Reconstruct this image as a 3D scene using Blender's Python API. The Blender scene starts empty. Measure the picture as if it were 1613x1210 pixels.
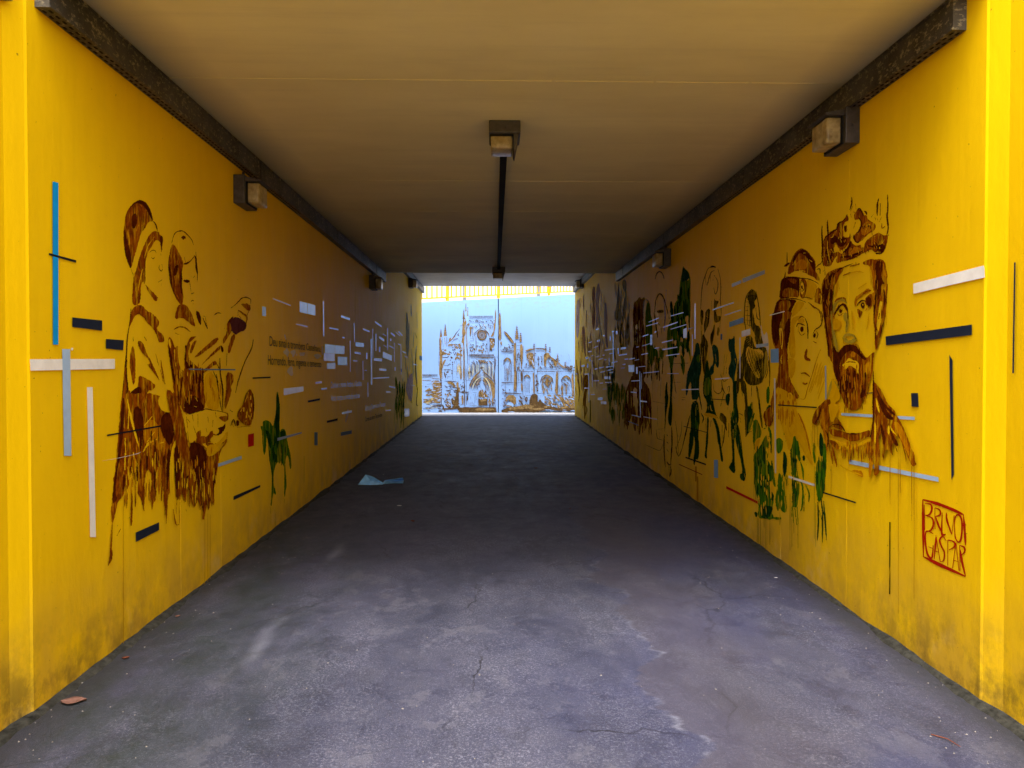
import bpy, bmesh, math, random
from mathutils import Vector, Matrix, noise
random.seed(7)
R = math.radians
C = bpy.context.scene.collection
sc = bpy.context.scene

# ------------------------------------------------------------------ camera
W0, H0, FPX = 1613.0, 1210.0, 1165.0
VPX, VPY = 780.0, 585.0
cam = bpy.data.objects.new('camera', bpy.data.cameras.new('camera')); C.objects.link(cam)
cam.data.sensor_width = 36; cam.data.lens = FPX / W0 * 36
cam.data.clip_start = 0.05; cam.data.clip_end = 600
yaw = math.atan((W0 / 2 - VPX) / FPX); pitch = math.atan((H0 / 2 - VPY) / FPX)
EYE = 1.62
cam.location = (0, 0, EYE)
cam.rotation_euler = (R(90) - pitch, 0, -yaw)
sc.camera = cam
CM = (Matrix.Rotation(-yaw, 4, 'Z') @ Matrix.Rotation(R(90) - pitch, 4, 'X')).to_3x3()

# ------------------------------------------------------------------ world, sun, exposure
SUN_EL, SUN_ROT = R(62), R(190)
w = bpy.data.worlds.new('World'); sc.world = w; w.use_nodes = True
nt = w.node_tree; nt.nodes.clear()
sky = nt.nodes.new('ShaderNodeTexSky'); sky.sky_type = 'NISHITA'; sky.sun_disc = False
sky.sun_elevation = SUN_EL; sky.sun_rotation = SUN_ROT
sky.air_density = 1.0; sky.dust_density = 4.0; sky.ozone_density = 1.0
bg = nt.nodes.new('ShaderNodeBackground'); bg.inputs['Strength'].default_value = 0.15
wo = nt.nodes.new('ShaderNodeOutputWorld')
hs = nt.nodes.new('ShaderNodeHueSaturation'); hs.inputs['Saturation'].default_value = .4
nt.links.new(sky.outputs[0], hs.inputs['Color']); nt.links.new(hs.outputs[0], bg.inputs[0]); nt.links.new(bg.outputs[0], wo.inputs[0])
sl = bpy.data.lights.new('sun', 'SUN'); sl.energy = .9; sl.angle = R(25); sl.color = (1, .96, .9)
so = bpy.data.objects.new('sun', sl); C.objects.link(so)
so.rotation_euler = (R(90) - SUN_EL, 0, math.pi - SUN_ROT)
sc.view_settings.view_transform = 'Standard'; sc.view_settings.look = 'None'
sc.view_settings.gamma = 1; sc.view_settings.exposure = 2.05
sc.view_settings.use_curve_mapping = False
sc.cycles.max_bounces = 14; sc.cycles.diffuse_bounces = 10

# ------------------------------------------------------------------ measuring: pixel of the photograph -> point on a surface of the place
def ray(px, py):
    return CM @ Vector(((px - W0 / 2) / FPX, -(py - H0 / 2) / FPX, -1))
O = Vector((0, 0, EYE))
def on_x(px, py, x):
    d = ray(px, py); return O + d * (x / d.x)
def on_y(px, py, y):
    d = ray(px, py); return O + d * (y / d.y)
def on_z(px, py, z):
    d = ray(px, py); return O + d * ((z - EYE) / d.z)

XL, XR = -2.007, 2.193
DN_L = on_x(46, 700, XL).y; DN_R = on_x(1550, 700, XR).y
DF = on_x(665, 600, XL).y; DF_R = on_x(905.6, 600, XR).y
D1 = 13.2
YB = 24.0
zL0, zL1 = on_x(47, 1131, XL).z, on_x(665, 655, XL).z
zR0, zR1 = on_x(1550, 1113, XR).z, on_x(905.6, 654.5, XR).z
CE1 = EYE + 1.75; CE2 = EYE + 2.33
print('near', DN_L, DN_R, 'far', DF, DF_R, 'floor', zL0, zR0, zL1, zR1)
DF = (DF + DF_R) / 2
zF = (zL1 + zR1) / 2; zB = on_y(785, 650.3, YB).z
def floor_z(x, y):
    t = (x - XL) / (XR - XL)
    if y >= DF: return zF
    a = zL1 + (zL0 - zL1) * (DF - y) / (DF - DN_L)
    b = zR1 + (zR0 - zR1) * (DF - y) / (DF - DN_R)
    t = max(-.6, min(1.6, t))
    return a + (b - a) * t

# ------------------------------------------------------------------ materials
MATS = {}
def newmat(name, rough=.6, spec=.3, metal=0):
    m = bpy.data.materials.new(name); m.use_nodes = True
    n = m.node_tree.nodes; b = n['Principled BSDF']
    b.inputs['Roughness'].default_value = rough
    b.inputs['Specular IOR Level'].default_value = spec
    b.inputs['Metallic'].default_value = metal
    MATS[name] = m
    return m, n, m.node_tree.links, b
class G:
    """little node-graph helper"""
    def __init__(s, m): s.n = m.node_tree.nodes; s.l = m.node_tree.links; s._g = None
    def pos(s):
        if not s._g: s._g = s.n.new('ShaderNodeNewGeometry')
        return s._g.outputs['Position']
    def set(s, sock, v):
        if isinstance(v, bpy.types.NodeSocket): s.l.new(v, sock)
        elif isinstance(v, (tuple, list)) and len(v) == 3 and sock.type == 'RGBA': sock.default_value = (*v, 1)
        else: sock.default_value = v
    def mapping(s, scale, loc=(0, 0, 0), v=None):
        mp = s.n.new('ShaderNodeMapping'); s.l.new(v or s.pos(), mp.inputs[0])
        mp.inputs['Scale'].default_value = scale; mp.inputs['Location'].default_value = loc
        return mp.outputs[0]
    def noise(s, vec, scale=1, detail=4, rough=.55, dist=0):
        t = s.n.new('ShaderNodeTexNoise'); s.l.new(vec, t.inputs['Vector'])
        t.inputs['Scale'].default_value = scale; t.inputs['Detail'].default_value = detail
        t.inputs['Roughness'].default_value = rough; t.inputs['Distortion'].default_value = dist
        return t.outputs[0]
    def ramp(s, v, a, b, x=0.0, y=1.0):
        t = s.n.new('ShaderNodeMapRange'); t.inputs[1].default_value = a; t.inputs[2].default_value = b
        t.inputs[3].default_value = x; t.inputs[4].default_value = y; t.clamp = True
        s.set(t.inputs[0], v); return t.outputs[0]
    def math(s, op, a, b=0.0, c=0.0):
        t = s.n.new('ShaderNodeMath'); t.operation = op
        s.set(t.inputs[0], a); s.set(t.inputs[1], b); s.set(t.inputs[2], c); return t.outputs[0]
    def mix(s, f, a, b, mode='MIX'):
        t = s.n.new('ShaderNodeMix'); t.data_type = 'RGBA'; t.blend_type = mode
        s.set(t.inputs[0], f); s.set(t.inputs[6], a); s.set(t.inputs[7], b); return t.outputs[2]
    def xyz(s):
        t = s.n.new('ShaderNodeSeparateXYZ'); s.l.new(s.pos(), t.inputs[0]); return t.outputs
    def bump(s, h, strength, dist, b):
        t = s.n.new('ShaderNodeBump'); t.inputs['Strength'].default_value = strength
        t.inputs['Distance'].default_value = dist; s.l.new(h, t.inputs['Height'])
        s.l.new(t.outputs[0], b.inputs['Normal'])

YEL = (.80, .50, .002)
def wall_yellow(name='yellow_wall_paint', far=False):
    m, n, l, b = newmat(name, .6, .04)
    g = G(m); X, Y, Z = g.xyz()
    big = g.noise(g.mapping((1, .55, .35)), 1.3, 5, .6)
    col = g.mix(g.ramp(big, .3, .7), (.80, .495, .002), (.92, .595, .003))
    streak = g.noise(g.mapping((3.5, 3.5, .12)), 3, 4, .6)
    col = g.mix(g.ramp(streak, .52, .75, 0, .10), col, (.58, .33, .004))
    # rust-brown dirt and pale salts near the foot of the wall
    fz = g.math('SUBTRACT', Z, g.ramp(Y, 3.2, 20.4, .02, .36))
    dn = g.noise(g.mapping((2.2, 2.2, 1.6)), 1.6, 7, .65)
    low = g.math('MULTIPLY', g.ramp(fz, .0, .75, 1, 0), g.ramp(dn, .32, .60))
    col = g.mix(g.math('MULTIPLY', low, .8), col, (.46, .27, .045))
    salt = g.math('MULTIPLY', g.ramp(fz, .05, .55, 1, 0), g.ramp(g.noise(g.mapping((1, 1, 1), (4, 9, 2)), 2.4, 6, .6), .57, .70))
    col = g.mix(g.math('MULTIPLY', salt, .55), col, (.72, .52, .22))
    mould = g.math('MULTIPLY', g.ramp(fz, .05, .55, 1, 0), g.ramp(g.noise(g.mapping((1, 1, .8), (2, 3, 7)), 4.5, 8, .7), .44, .60))
    mould = g.math('MULTIPLY', mould, g.ramp(Y, 2.9, 4.6, 1, .18))
    col = g.mix(mould, col, (.05, .042, .02))
    edge = g.math('MULTIPLY', g.ramp(fz, .0, .11, 1, 0), g.ramp(g.noise(g.mapping((3, 3, 6)), 3, 6, .7), .36, .58))
    col = g.mix(g.math('MULTIPLY', edge, .9), col, (.06, .055, .05))
    # small specks
    sp = g.noise(g.mapping((1, 1, 1), (11, 5, 3)), 38, 2, .5)
    col = g.mix(g.ramp(sp, .755, .775, 0, .7), col, (.16, .08, .01))
    l.new(col, b.inputs['Base Color'])
    fine = g.noise(g.mapping((1, 1, .7)), 55, 6, .65)
    mid = g.noise(g.mapping((1, 1.4, .5)), 5, 6, .6)
    vert = g.noise(g.mapping((6, 6, .25)), 2.2, 3, .5)
    h = g.math('ADD', g.math('MULTIPLY', fine, .12), g.math('ADD', mid, g.math('MULTIPLY', vert, .3)))
    g.bump(h, .38, .012, b)
    l.new(g.ramp(mid, .3, .7, .5, .68), b.inputs['Roughness'])
    return m
M_YEL = wall_yellow()

def paint(name, cols, su=15, sv=8, rough=.5, thin=0.0, seed=0):
    """brushed paint: cols dark..light mixed by a noise stretched along the brush (vertical)"""
    m, n, l, b = newmat('paint_' + name, rough, .0)
    g = G(m)
    nz = g.noise(g.mapping((su, su, sv), (seed, seed * 2.1, 0)), 1, 6, .68, 1.6)
    r = n.new('ShaderNodeValToRGB'); l.new(nz, r.inputs[0])
    e = r.color_ramp.elements
    k = len(cols)
    while len(e) < k: e.new(.5)
    for i, c in enumerate(cols):
        e[i].position = .34 + .34 * i / max(1, k - 1); e[i].color = (*c, 1)
    col = r.outputs[0]
    if thin:
        n2 = g.noise(g.mapping((su * 2.2, su * 2.2, sv * .8), (seed + 5, 2, 1)), 1, 6, .7, .4)
        col = g.mix(g.ramp(n2, .585 - thin * .12, .69, 0, .95), col, (.74, .45, .002))
    l.new(col, b.inputs['Base Color'])
    g.bump(nz, .25, .004, b)
    return m
paint('mid', [(.10, .017, .0015), (.24, .05, .001), (.40, .11, .0015)], thin=.6)
paint('dark', [(.035, .006, .002), (.075, .012, .002), (.13, .022, .001)], thin=.0)
paint('lite', [(.36, .10, .001), (.50, .18, .001), (.62, .29, .001)], thin=.5)
paint('wash', [(.64, .33, .001), (.71, .39, .001), (.78, .46, .001)], su=8)
paint('plum', [(.06, .016, .02), (.11, .03, .035)], su=10)
paint('pmid', [(.06, .014, .006), (.13, .028, .008), (.20, .06, .010)], thin=.8)
paint('grn', [(.010, .055, .003), (.036, .135, .003), (.12, .27, .004)], thin=.45, su=18, sv=4)
paint('gdk', [(.004, .018, .005), (.010, .042, .008), (.03, .085, .01)])
paint('teal', [(.006, .030, .022), (.014, .055, .036), (.04, .11, .07)], su=10)
paint('oli', [(.022, .016, .002), (.05, .038, .002), (.10, .08, .003)], thin=.5)
paint('ink', [(.018, .012, .004), (.04, .025, .004)])
paint('grey', [(.10, .12, .10), (.22, .26, .24), (.45, .48, .46)], thin=.8)
paint('lilac', [(.20, .14, .18), (.36, .28, .34), (.55, .48, .52)], thin=.7)
paint('mauve', [(.14, .05, .07), (.24, .11, .13)], thin=.95)
paint('shade', [(.36, .25, .02), (.50, .36, .02)])
paint('drip', [(.38, .17, .004), (.48, .25, .003)])
paint('gdrip', [(.20, .17, .01), (.30, .24, .01)])
def flat(name, c, rough=.5, var=.12, spec=0.0):
    m, n, l, b = newmat('paint_' + name, rough, spec); g = G(m)
    nz = g.noise(g.mapping((9, 9, 9)), 1, 6, .7)
    l.new(g.mix(g.ramp(nz, .3, .7), tuple(v * (1 - var) for v in c), tuple(min(1, v * (1 + var)) for v in c)), b.inputs['Base Color'])
    return m
for nm_, c_ in (('white', (.90, .88, .84)), ('cream', (.78, .71, .60)), ('ltblue', (.40, .56, .80)), ('bgrey', (.34, .41, .50)),
               ('pink', (.60, .20, .27)), ('paper', (.64, .70, .76)), ('pinkpaper', (.62, .44, .60)), ('bluepaper', (.40, .58, .78)), ('ggrey', (.45, .44, .38))):
    flat(nm_, c_, .22, .12, .45)                         # gloss enamel and varnished paper: shine at a glancing view
flat('sky', (.010, .30, .72)); flat('navy', (.017, .022, .04)); flat('black', (.014, .013, .018)); flat('red', (.42, .014, .008)); flat('midblue', (.19, .37, .68))
flat('steel', (.12, .19, .28)); flat('dkred', (.20, .012, .008)); flat('letter', (.055, .045, .035)); flat('plaster', (.70, .62, .48), .9)
flat('signred', (.34, .012, .003), .5, .2)
paint('cath', [(.085, .055, .024), (.16, .105, .045), (.27, .195, .095)], su=10, sv=6)
paint('cdk', [(.035, .022, .012), (.10, .06, .024)], su=10, sv=6)
flat('cwhite', (.46, .64, .86))

def simple(name, c, rough=.6, spec=.3, metal=0, var=.2, ns=6, bump=.0):
    m, n, l, b = newmat(name, rough, spec, metal); g = G(m)
    nz = g.noise(g.mapping((1, 1, 1)), ns, 6, .65)
    l.new(g.mix(g.ramp(nz, .3, .7), tuple(v * (1 - var) for v in c), tuple(min(1, v * (1 + var)) for v in c)), b.inputs['Base Color'])
    if bump: g.bump(nz, bump, .01, b)
    return m
def floor_mat():
    m, n, l, b = newmat('worn_concrete_floor', .78, .35); g = G(m); X, Y, Z = g.xyz()
    big = g.noise(g.mapping((1, .45, 1)), 1.1, 6, .62)
    med = g.noise(g.mapping((1, .8, 1), (3, 1, 0)), 5.5, 7, .68)
    fine = g.noise(g.mapping((1, 1, 1)), 85, 8, .82)
    vf = g.noise(g.mapping((1, 1, 1), (9, 2, 0)), 190, 2, .6)
    col = g.mix(g.ramp(big, .32, .68), (.028, .030, .048), (.062, .060, .088))
    col = g.mix(g.ramp(med, .42, .72, 0, .38), col, (.095, .089, .102))
    col = g.mix(g.ramp(med, .30, .46, .55, 0), col, (.018, .018, .030))
    # worn light grit: more where the surface is abraded
    wear = g.math('MULTIPLY', g.ramp(fine, .50, .66), g.ramp(g.noise(g.mapping((1, .6, 1), (7, 7, 0)), 2.1, 4, .6), .40, .64, .18, 1))
    col = g.mix(g.math('MULTIPLY', wear, .9), col, (.28, .27, .285))
    col = g.mix(g.ramp(vf, .60, .68, 0, .7), col, (.03, .03, .035))
    col = g.mix(g.ramp(vf, .36, .29, 0, .6), col, (.34, .33, .34))
    # crisp blotches of old wear and hairline cracks
    cr = g.noise(g.mapping((1, .7, 1), (4, 4, 0)), 3.2, 10, .78)
    col = g.mix(g.ramp(cr, .535, .56, 0, .38), col, (.030, .030, .042))
    col = g.mix(g.ramp(cr, .425, .40, 0, .40), col, (.125, .118, .128))
    vo = n.new('ShaderNodeTexVoronoi'); vo.feature = 'DISTANCE_TO_EDGE'; vo.inputs['Scale'].default_value = .55
    va = n.new('ShaderNodeVectorMath'); va.operation = 'ADD'
    nc = n.new('ShaderNodeTexNoise'); l.new(g.pos(), nc.inputs['Vector']); nc.inputs['Scale'].default_value = 2.2; nc.inputs['Detail'].default_value = 7
    vs_ = n.new('ShaderNodeVectorMath'); vs_.operation = 'SCALE'; l.new(nc.outputs['Color'], vs_.inputs[0]); vs_.inputs['Scale'].default_value = .55
    l.new(g.pos(), va.inputs[0]); l.new(vs_.outputs[0], va.inputs[1]); l.new(va.outputs[0], vo.inputs['Vector'])
    crack = g.math('MULTIPLY', g.ramp(vo.outputs[0], .0012, .005, 1, 0), g.ramp(g.noise(g.mapping((1, 1, 1), (6, 6, 0)), .9, 3, .5), .46, .56))
    col = g.mix(g.math('MULTIPLY', crack, .8), col, (.012, .012, .014))
    # bluish tint drifting to the right
    bl = g.math('MULTIPLY', g.ramp(X, -.2, 1.4), g.ramp(g.noise(g.mapping((1, .5, 1), (1, 5, 0)), 1.3, 4, .5), .42, .62))
    col = g.mix(g.math('MULTIPLY', bl, .6), col, (.034, .038, .098))
    # brown patch and pale tide line on the right
    wob = g.noise(g.mapping((0, 1, 0)), 1.6, 6, .62)
    ln = g.math('SUBTRACT', X, g.math('ADD', g.math('MULTIPLY', wob, 1.0), .28))
    patch = g.math('MULTIPLY', g.ramp(ln, 0, .02), g.ramp(ln, .75, .35))
    patch = g.math('MULTIPLY', patch, g.ramp(Y, 11, 8))
    col = g.mix(g.math('MULTIPLY', patch, .35), col, (.085, .068, .066))
    tide = g.math('MULTIPLY', g.ramp(g.math('ABSOLUTE', ln), .004, .028, 1, 0), g.ramp(g.noise(g.mapping((2, 2, 2), (2, 2, 0)), 2, 5, .7), .48, .62))
    col = g.mix(g.math('MULTIPLY', g.math('MULTIPLY', tide, g.ramp(Y, 7.5, 5.5)), .5), col, (.24, .235, .25))
    # moss along the left wall
    ms = g.math('MULTIPLY', g.ramp(g.math('ADD', X, g.math('MULTIPLY', med, .7)), -1.6, -.35, 1, 0), g.ramp(Y, 10, 5))
    ms = g.math('MULTIPLY', ms, g.ramp(g.noise(g.mapping((1, .5, 1), (3, 8, 0)), 2.4, 6, .65), .36, .60))
    col = g.mix(g.math('MULTIPLY', ms, .85), col, (.014, .026, .010))
    # pale scrape near the left wall
    sc1 = g.math('ABSOLUTE', g.math('SUBTRACT', X, g.math('ADD', g.math('MULTIPLY', g.noise(g.mapping((0, 1, 0), (5, 3, 0)), 1.2, 4, .6), .28), -1.42)))
    sm = g.math('MULTIPLY', g.ramp(sc1, .0, .07, 1, 0), g.ramp(g.noise(g.mapping((1, .5, 1), (3.4, 1.9, 0)), 1.6, 3, .6), .47, .6))
    sm = g.math('MULTIPLY', sm, g.math('MULTIPLY', g.ramp(Y, 6.4, 6.0), g.ramp(g.noise(g.mapping((0, 1, 0), (8, 1, 0)), 1.1, 2, .5), .46, .54)))
    col = g.mix(g.math('MULTIPLY', sm, .38), col, (.24, .235, .25))
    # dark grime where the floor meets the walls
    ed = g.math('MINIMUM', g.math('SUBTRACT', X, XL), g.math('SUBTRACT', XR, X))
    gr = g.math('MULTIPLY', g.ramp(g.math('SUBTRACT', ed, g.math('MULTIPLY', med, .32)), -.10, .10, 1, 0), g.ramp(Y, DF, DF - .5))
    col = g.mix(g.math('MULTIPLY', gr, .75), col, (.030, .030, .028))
    # daylight falloff put into the floor colour: darker middle of the passage
    falloff = g.math('MULTIPLY', g.ramp(Y, 5.2, 9.0), g.ramp(Y, DF + .2, DF - 1.2))
    col = g.mix(g.math('MULTIPLY', falloff, .06), col, (.030, .028, .032))
    col = g.mix(1.0, col, (.78, .82, .98), 'MULTIPLY')
    l.new(col, b.inputs['Base Color'])
    h = g.math('ADD', g.math('MULTIPLY', fine, .5), g.math('ADD', g.math('MULTIPLY', med, .6), g.math('MULTIPLY', vf, .35)))
    g.bump(h, .6, .010, b)
    l.new(g.ramp(med, .3, .7, .55, .85), b.inputs['Roughness'])
    return m
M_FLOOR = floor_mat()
def ceil_mat():
    m, n, l, b = newmat('aged_ceiling_paint', .7, .25); g = G(m); X, Y, Z = g.xyz()
    big = g.noise(g.mapping((.6, 1.4, 1)), 1.2, 6, .6)
    col = g.mix(g.ramp(big, .3, .7), (.72, .64, .33), (.85, .77, .42))
    st = g.noise(g.mapping((.35, 5, 1)), 2.2, 6, .65)
    col = g.mix(g.ramp(st, .52, .74, 0, .14), col, (.38, .34, .22))
    depth_shade = g.noise(g.mapping((.5, .7, 1), (5, 5, 5)), 1.5, 6, .6)
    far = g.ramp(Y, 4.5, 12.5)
    col = g.mix(g.math('MULTIPLY', far, g.ramp(depth_shade, .3, .7, .15, .55)), col, (.22, .205, .16))  # shade deepening into the passage, painted into the ceiling colour
    scr = g.noise(g.mapping((.8, 30, 1), (1, 2, 0)), 2.0, 4, .6)
    col = g.mix(g.ramp(scr, .72, .78, 0, .5), col, (.62, .55, .38))
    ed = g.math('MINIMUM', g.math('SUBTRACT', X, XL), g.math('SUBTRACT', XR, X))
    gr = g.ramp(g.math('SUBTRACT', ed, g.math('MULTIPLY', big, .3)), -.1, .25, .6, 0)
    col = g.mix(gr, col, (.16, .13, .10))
    l.new(col, b.inputs['Base Color'])
    h = g.math('ADD', g.math('MULTIPLY', st, .25), g.math('MULTIPLY', g.noise(g.mapping((1, 1, 1)), 40, 5, .6), .25))
    g.bump(h, .35, .010, b)
    return m
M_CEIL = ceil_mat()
def zinc_mat():
    m, n, l, b = newmat('galvanised_steel', .45, .5, .75); g = G(m)
    sp = g.noise(g.mapping((9, 9, 16)), 3, 5, .7)
    big = g.noise(g.mapping((1, 1, 1)), 3.2, 5, .6)
    col = g.mix(g.ramp(big, .35, .65), (.06, .056, .052), (.14, .135, .13))
    col = g.mix(g.ramp(sp, .53, .64, 0, .8), col, (.46, .41, .28))
    l.new(col, b.inputs['Base Color']); l.new(g.ramp(sp, .3, .7, .38, .65), b.inputs['Roughness'])
    return m
M_ZINC = zinc_mat()
M_CAST = simple('grey_cast_metal', (.075, .068, .068), .5, .4, .3, .35, 22, .2)
M_BLACK = simple('dark_slot', (.006, .006, .006), .9)
M_DIFF = None
def diff_mat():
    m, n, l, b = newmat('yellowed_diffuser_plastic', .28, .5); g = G(m)
    nz = g.noise(g.mapping((6, 6, 6)), 3, 5, .6)
    l.new(g.mix(g.ramp(nz, .3, .7), (.18, .125, .04), (.56, .46, .25)), b.inputs['Base Color'])
    b.inputs['Subsurface Weight'].default_value = .15
    b.inputs['Subsurface Radius'].default_value = (.02, .015, .008)
    return m
M_DIFF = diff_mat()
def blue_wall():
    m, n, l, b = newmat('pale_blue_wall_paint', .6, .3); g = G(m); X, Y, Z = g.xyz()
    nz = g.noise(g.mapping((1, 1, .5)), .8, 5, .55)
    col = g.mix(g.ramp(nz, .3, .7), (.15, .265, .52), (.18, .31, .58))
    top = g.ramp(Z, EYE + 1.2, EYE + 2.3)  # upper wall lightened in its colour, standing in for stronger skylight
    col = g.mix(g.math('MULTIPLY', top, .55), col, (.18, .36, .66))
    st = g.noise(g.mapping((9, 1, .25)), 1, 4, .6)
    col = g.mix(g.ramp(st, .55, .75, 0, .25), col, (.11, .22, .50))
    lip = g.math('MULTIPLY', g.ramp(Z, EYE + 1.95, EYE + 2.1), g.ramp(g.noise(g.mapping((2, 1, 3)), 3, 6, .7), .5, .62))
    col = g.mix(g.math('MULTIPLY', lip, .5), col, (.20, .26, .36))
    l.new(col, b.inputs['Base Color'])
    g.bump(g.noise(g.mapping((1, 1, 1)), 18, 5, .6), .2, .01, b)
    return m
M_BLUE = blue_wall()
M_CONC = simple('pale_concrete', (.42, .41, .39), .85, .2, 0, .18, 3, .3)
M_EARTH = simple('dry_grass_ground', (.10, .12, .05), .95, .1, 0, .4, 2, .4)
M_RAIL = simple('yellow_railing_paint', (.72, .40, .01), .45, .4, 0, .12, 9)
M_POLE = simple('grey_pole_steel', (.30, .32, .36), .45, .5, .5, .15, 9)

# ------------------------------------------------------------------ mesh helpers
def link(name, me, mats, parent=None, label=None, kind=None, cat=None, group=None):
    o = bpy.data.objects.new(name, me); C.objects.link(o)
    for m in (mats if isinstance(mats, (list, tuple)) else [mats]):
        me.materials.append(m)
    if parent: o.parent = parent
    if label: o['label'] = label
    if kind: o['kind'] = kind
    if cat: o['category'] = cat
    if group: o['group'] = group
    return o
def empty(name, loc, label, cat, group=None, rot=(0, 0, 0)):
    o = bpy.data.objects.new(name, None); C.objects.link(o); o.location = loc; o.rotation_euler = rot
    o['label'] = label; o['category'] = cat
    if group: o['group'] = group
    return o
def tomesh(name, bm, smooth=False):
    bmesh.ops.recalc_face_normals(bm, faces=bm.faces)
    me = bpy.data.meshes.new(name); bm.to_mesh(me); bm.free()
    if smooth:
        for p in me.polygons: p.use_smooth = True
    return me
def bx(bm, x0, x1, y0, y1, z0, z1, bev=0):
    vs = [bm.verts.new((x, y, z)) for z in (z0, z1) for y in (y0, y1) for x in (x0, x1)]
    fs = [bm.faces.new([vs[i] for i in q]) for q in ((0, 1, 3, 2), (4, 6, 7, 5), (0, 4, 5, 1), (2, 3, 7, 6), (0, 2, 6, 4), (1, 5, 7, 3))]
    if bev:
        es = list({e for f in fs for e in f.edges})
        bmesh.ops.bevel(bm, geom=es, offset=bev, segments=2, affect='EDGES', profile=.6)
def box(name, mat, *a, bev=0, **k):
    bm = bmesh.new(); bx(bm, *a, bev=bev); return link(name, tomesh(name, bm), mat, **k)
def prism(bm, pts, axis, a0, a1):
    """extrude a 2D outline along an axis; pts given in the other two axes in order"""
    def mk(p, a):
        return {'x': (a, p[0], p[1]), 'y': (p[0], a, p[1]), 'z': (p[0], p[1], a)}[axis]
    lo = [bm.verts.new(mk(p, a0)) for p in pts]; hi = [bm.verts.new(mk(p, a1)) for p in pts]
    k = len(pts)
    bm.faces.new(lo); bm.faces.new(hi[::-1])
    for i in range(k): bm.faces.new((lo[i], hi[i], hi[(i + 1) % k], lo[(i + 1) % k]))
def tube(bm, p0, p1, r, n=8):
    p0, p1 = Vector(p0), Vector(p1); d = p1 - p0
    q = d.to_track_quat('Z', 'Y')
    ra, rb = (r, r) if not isinstance(r, tuple) else r
    a = [bm.verts.new(p0 + q @ Vector((ra * math.cos(t), ra * math.sin(t), 0))) for t in [2 * math.pi * i / n for i in range(n)]]
    b_ = [bm.verts.new(p1 + q @ Vector((rb * math.cos(t), rb * math.sin(t), 0))) for t in [2 * math.pi * i / n for i in range(n)]]
    for i in range(n): bm.faces.new((a[i], a[(i + 1) % n], b_[(i + 1) % n], b_[i]))
    bm.faces.new(a[::-1]); bm.faces.new(b_)

# ------------------------------------------------------------------ floor, ceilings, walls
def floor_sheet():
    bm = bmesh.new()
    xs = [XL - 2.2, XL - 1, XL, -1.2, -.4, .4, 1.2, XR, XR + 1, XR + 2.2]
    ys = [-9 + i * .75 for i in range(0, 39)] + [DF]
    ys = sorted(set(ys)); ys = [y for y in ys if y <= DF]
    grid = [[bm.verts.new((x, y, floor_z(x, y))) for x in xs] for y in ys]
    for i in range(len(ys) - 1):
        for j in range(len(xs) - 1): bm.faces.new((grid[i][j], grid[i][j + 1], grid[i + 1][j + 1], grid[i + 1][j]))
    return link('floor', tomesh('floor', bm), M_FLOOR, kind='structure')
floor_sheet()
def far_floor():
    bm = bmesh.new(); z = zF
    v = [bm.verts.new(p) for p in ((-14, DF, z - .004), (14, DF, z - .004), (14, YB + .1, zB), (-14, YB + .1, zB))]
    bm.faces.new(v)
    return link('pavement', tomesh('pavement', bm), simple('sunlit_pavement', (.33, .33, .35), .85, .2, 0, .2, 5, .3), kind='structure')
far_floor()

TOPZ = EYE + 2.50
def wallmesh(name, side):
    x = XL if side < 0 else XR
    dn = DN_L if side < 0 else DN_R
    o = side
    bm = bmesh.new()
    # plan outline of the passage wall: near corner has a plaster bead and the wing wall splays outward
    pts = [(x, DF), (x, dn + .012), (x + o * .006, dn), (x + o * .026, dn - .085), (x + o * .030, dn - .10),
           (x + o * .030, dn - .30), (x + o * .45, -8.5), (x + o * .85, -8.5), (x + o * .45, dn), (x + o * .45, DF)]
    prism(bm, [(a, b) for a, b in pts], 'z', -.6, TOPZ)
    return tomesh(name, bm)
wall_l = link('passage_wall', wallmesh('passage_wall', -1), M_YEL, label='yellow passage wall on the left, painted with two brown soldiers and lines of verse', cat='wall')
wall_r = link('passage_wall', wallmesh('passage_wall', 1), M_YEL, label='yellow passage wall on the right, painted with a crowned bearded king and a queen', cat='wall')

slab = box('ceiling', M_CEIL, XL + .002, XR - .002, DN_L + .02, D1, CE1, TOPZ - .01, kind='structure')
slab2 = box('upper_ceiling', simple('grey_white_ceiling', (.74, .74, .74), .8, .2, 0, .12, 2, .2), XL + .002, XR - .002, D1 + .002, DF - .01, CE2, TOPZ - .01, kind='structure')
for yy in (on_z(780, 127, CE1).y, on_z(780, 285, CE1).y, on_z(780, 333, CE1).y, 9.7, 11.2):
    bm = bmesh.new(); xx = XL + .05
    while xx < XR - .3:
        ln = random.uniform(.5, 1.5); x2 = min(xx + ln, XR - .05)
        bx(bm, xx, x2, yy - .004, yy + .004, CE1 - .003, CE1 + .002); xx = x2 + random.choice((0.004, .3, .02))
    link('joint_ridge', tomesh('joint_ridge', bm), M_CEIL, parent=slab)
# surroundings above and beyond: earth on both sides of the ramp trench, deck over the passage
box('bridge_deck', M_CONC, XL - .45, XR + .45, DN_L + .02, DF - .01, TOPZ + .002, TOPZ + .08, kind='structure')
for a, b_ in ((-70, XL - .46), (XR + .46, 70)):
    bm = bmesh.new(); bx(bm, a, b_, DN_L - .2, DF, TOPZ - .5, TOPZ + .07)
    link('ground', tomesh('ground', bm), M_EARTH, kind='structure')
for a, b_ in ((-70, XL - .9), (XR + .9, 70)):
    bm = bmesh.new(); bx(bm, a, b_, -60, DN_L - .21, TOPZ - .8, TOPZ - .15)
    link('ground', tomesh('ground', bm), M_EARTH, kind='structure')
bm = bmesh.new(); prism(bm, [(-9, floor_z(0, -9) - .02), (-60, floor_z(0, -9) + 2.2), (-60, floor_z(0, -9) - 1), (-9, floor_z(0, -9) - 1)], 'x', XL - 8, XR + 8)
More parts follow.
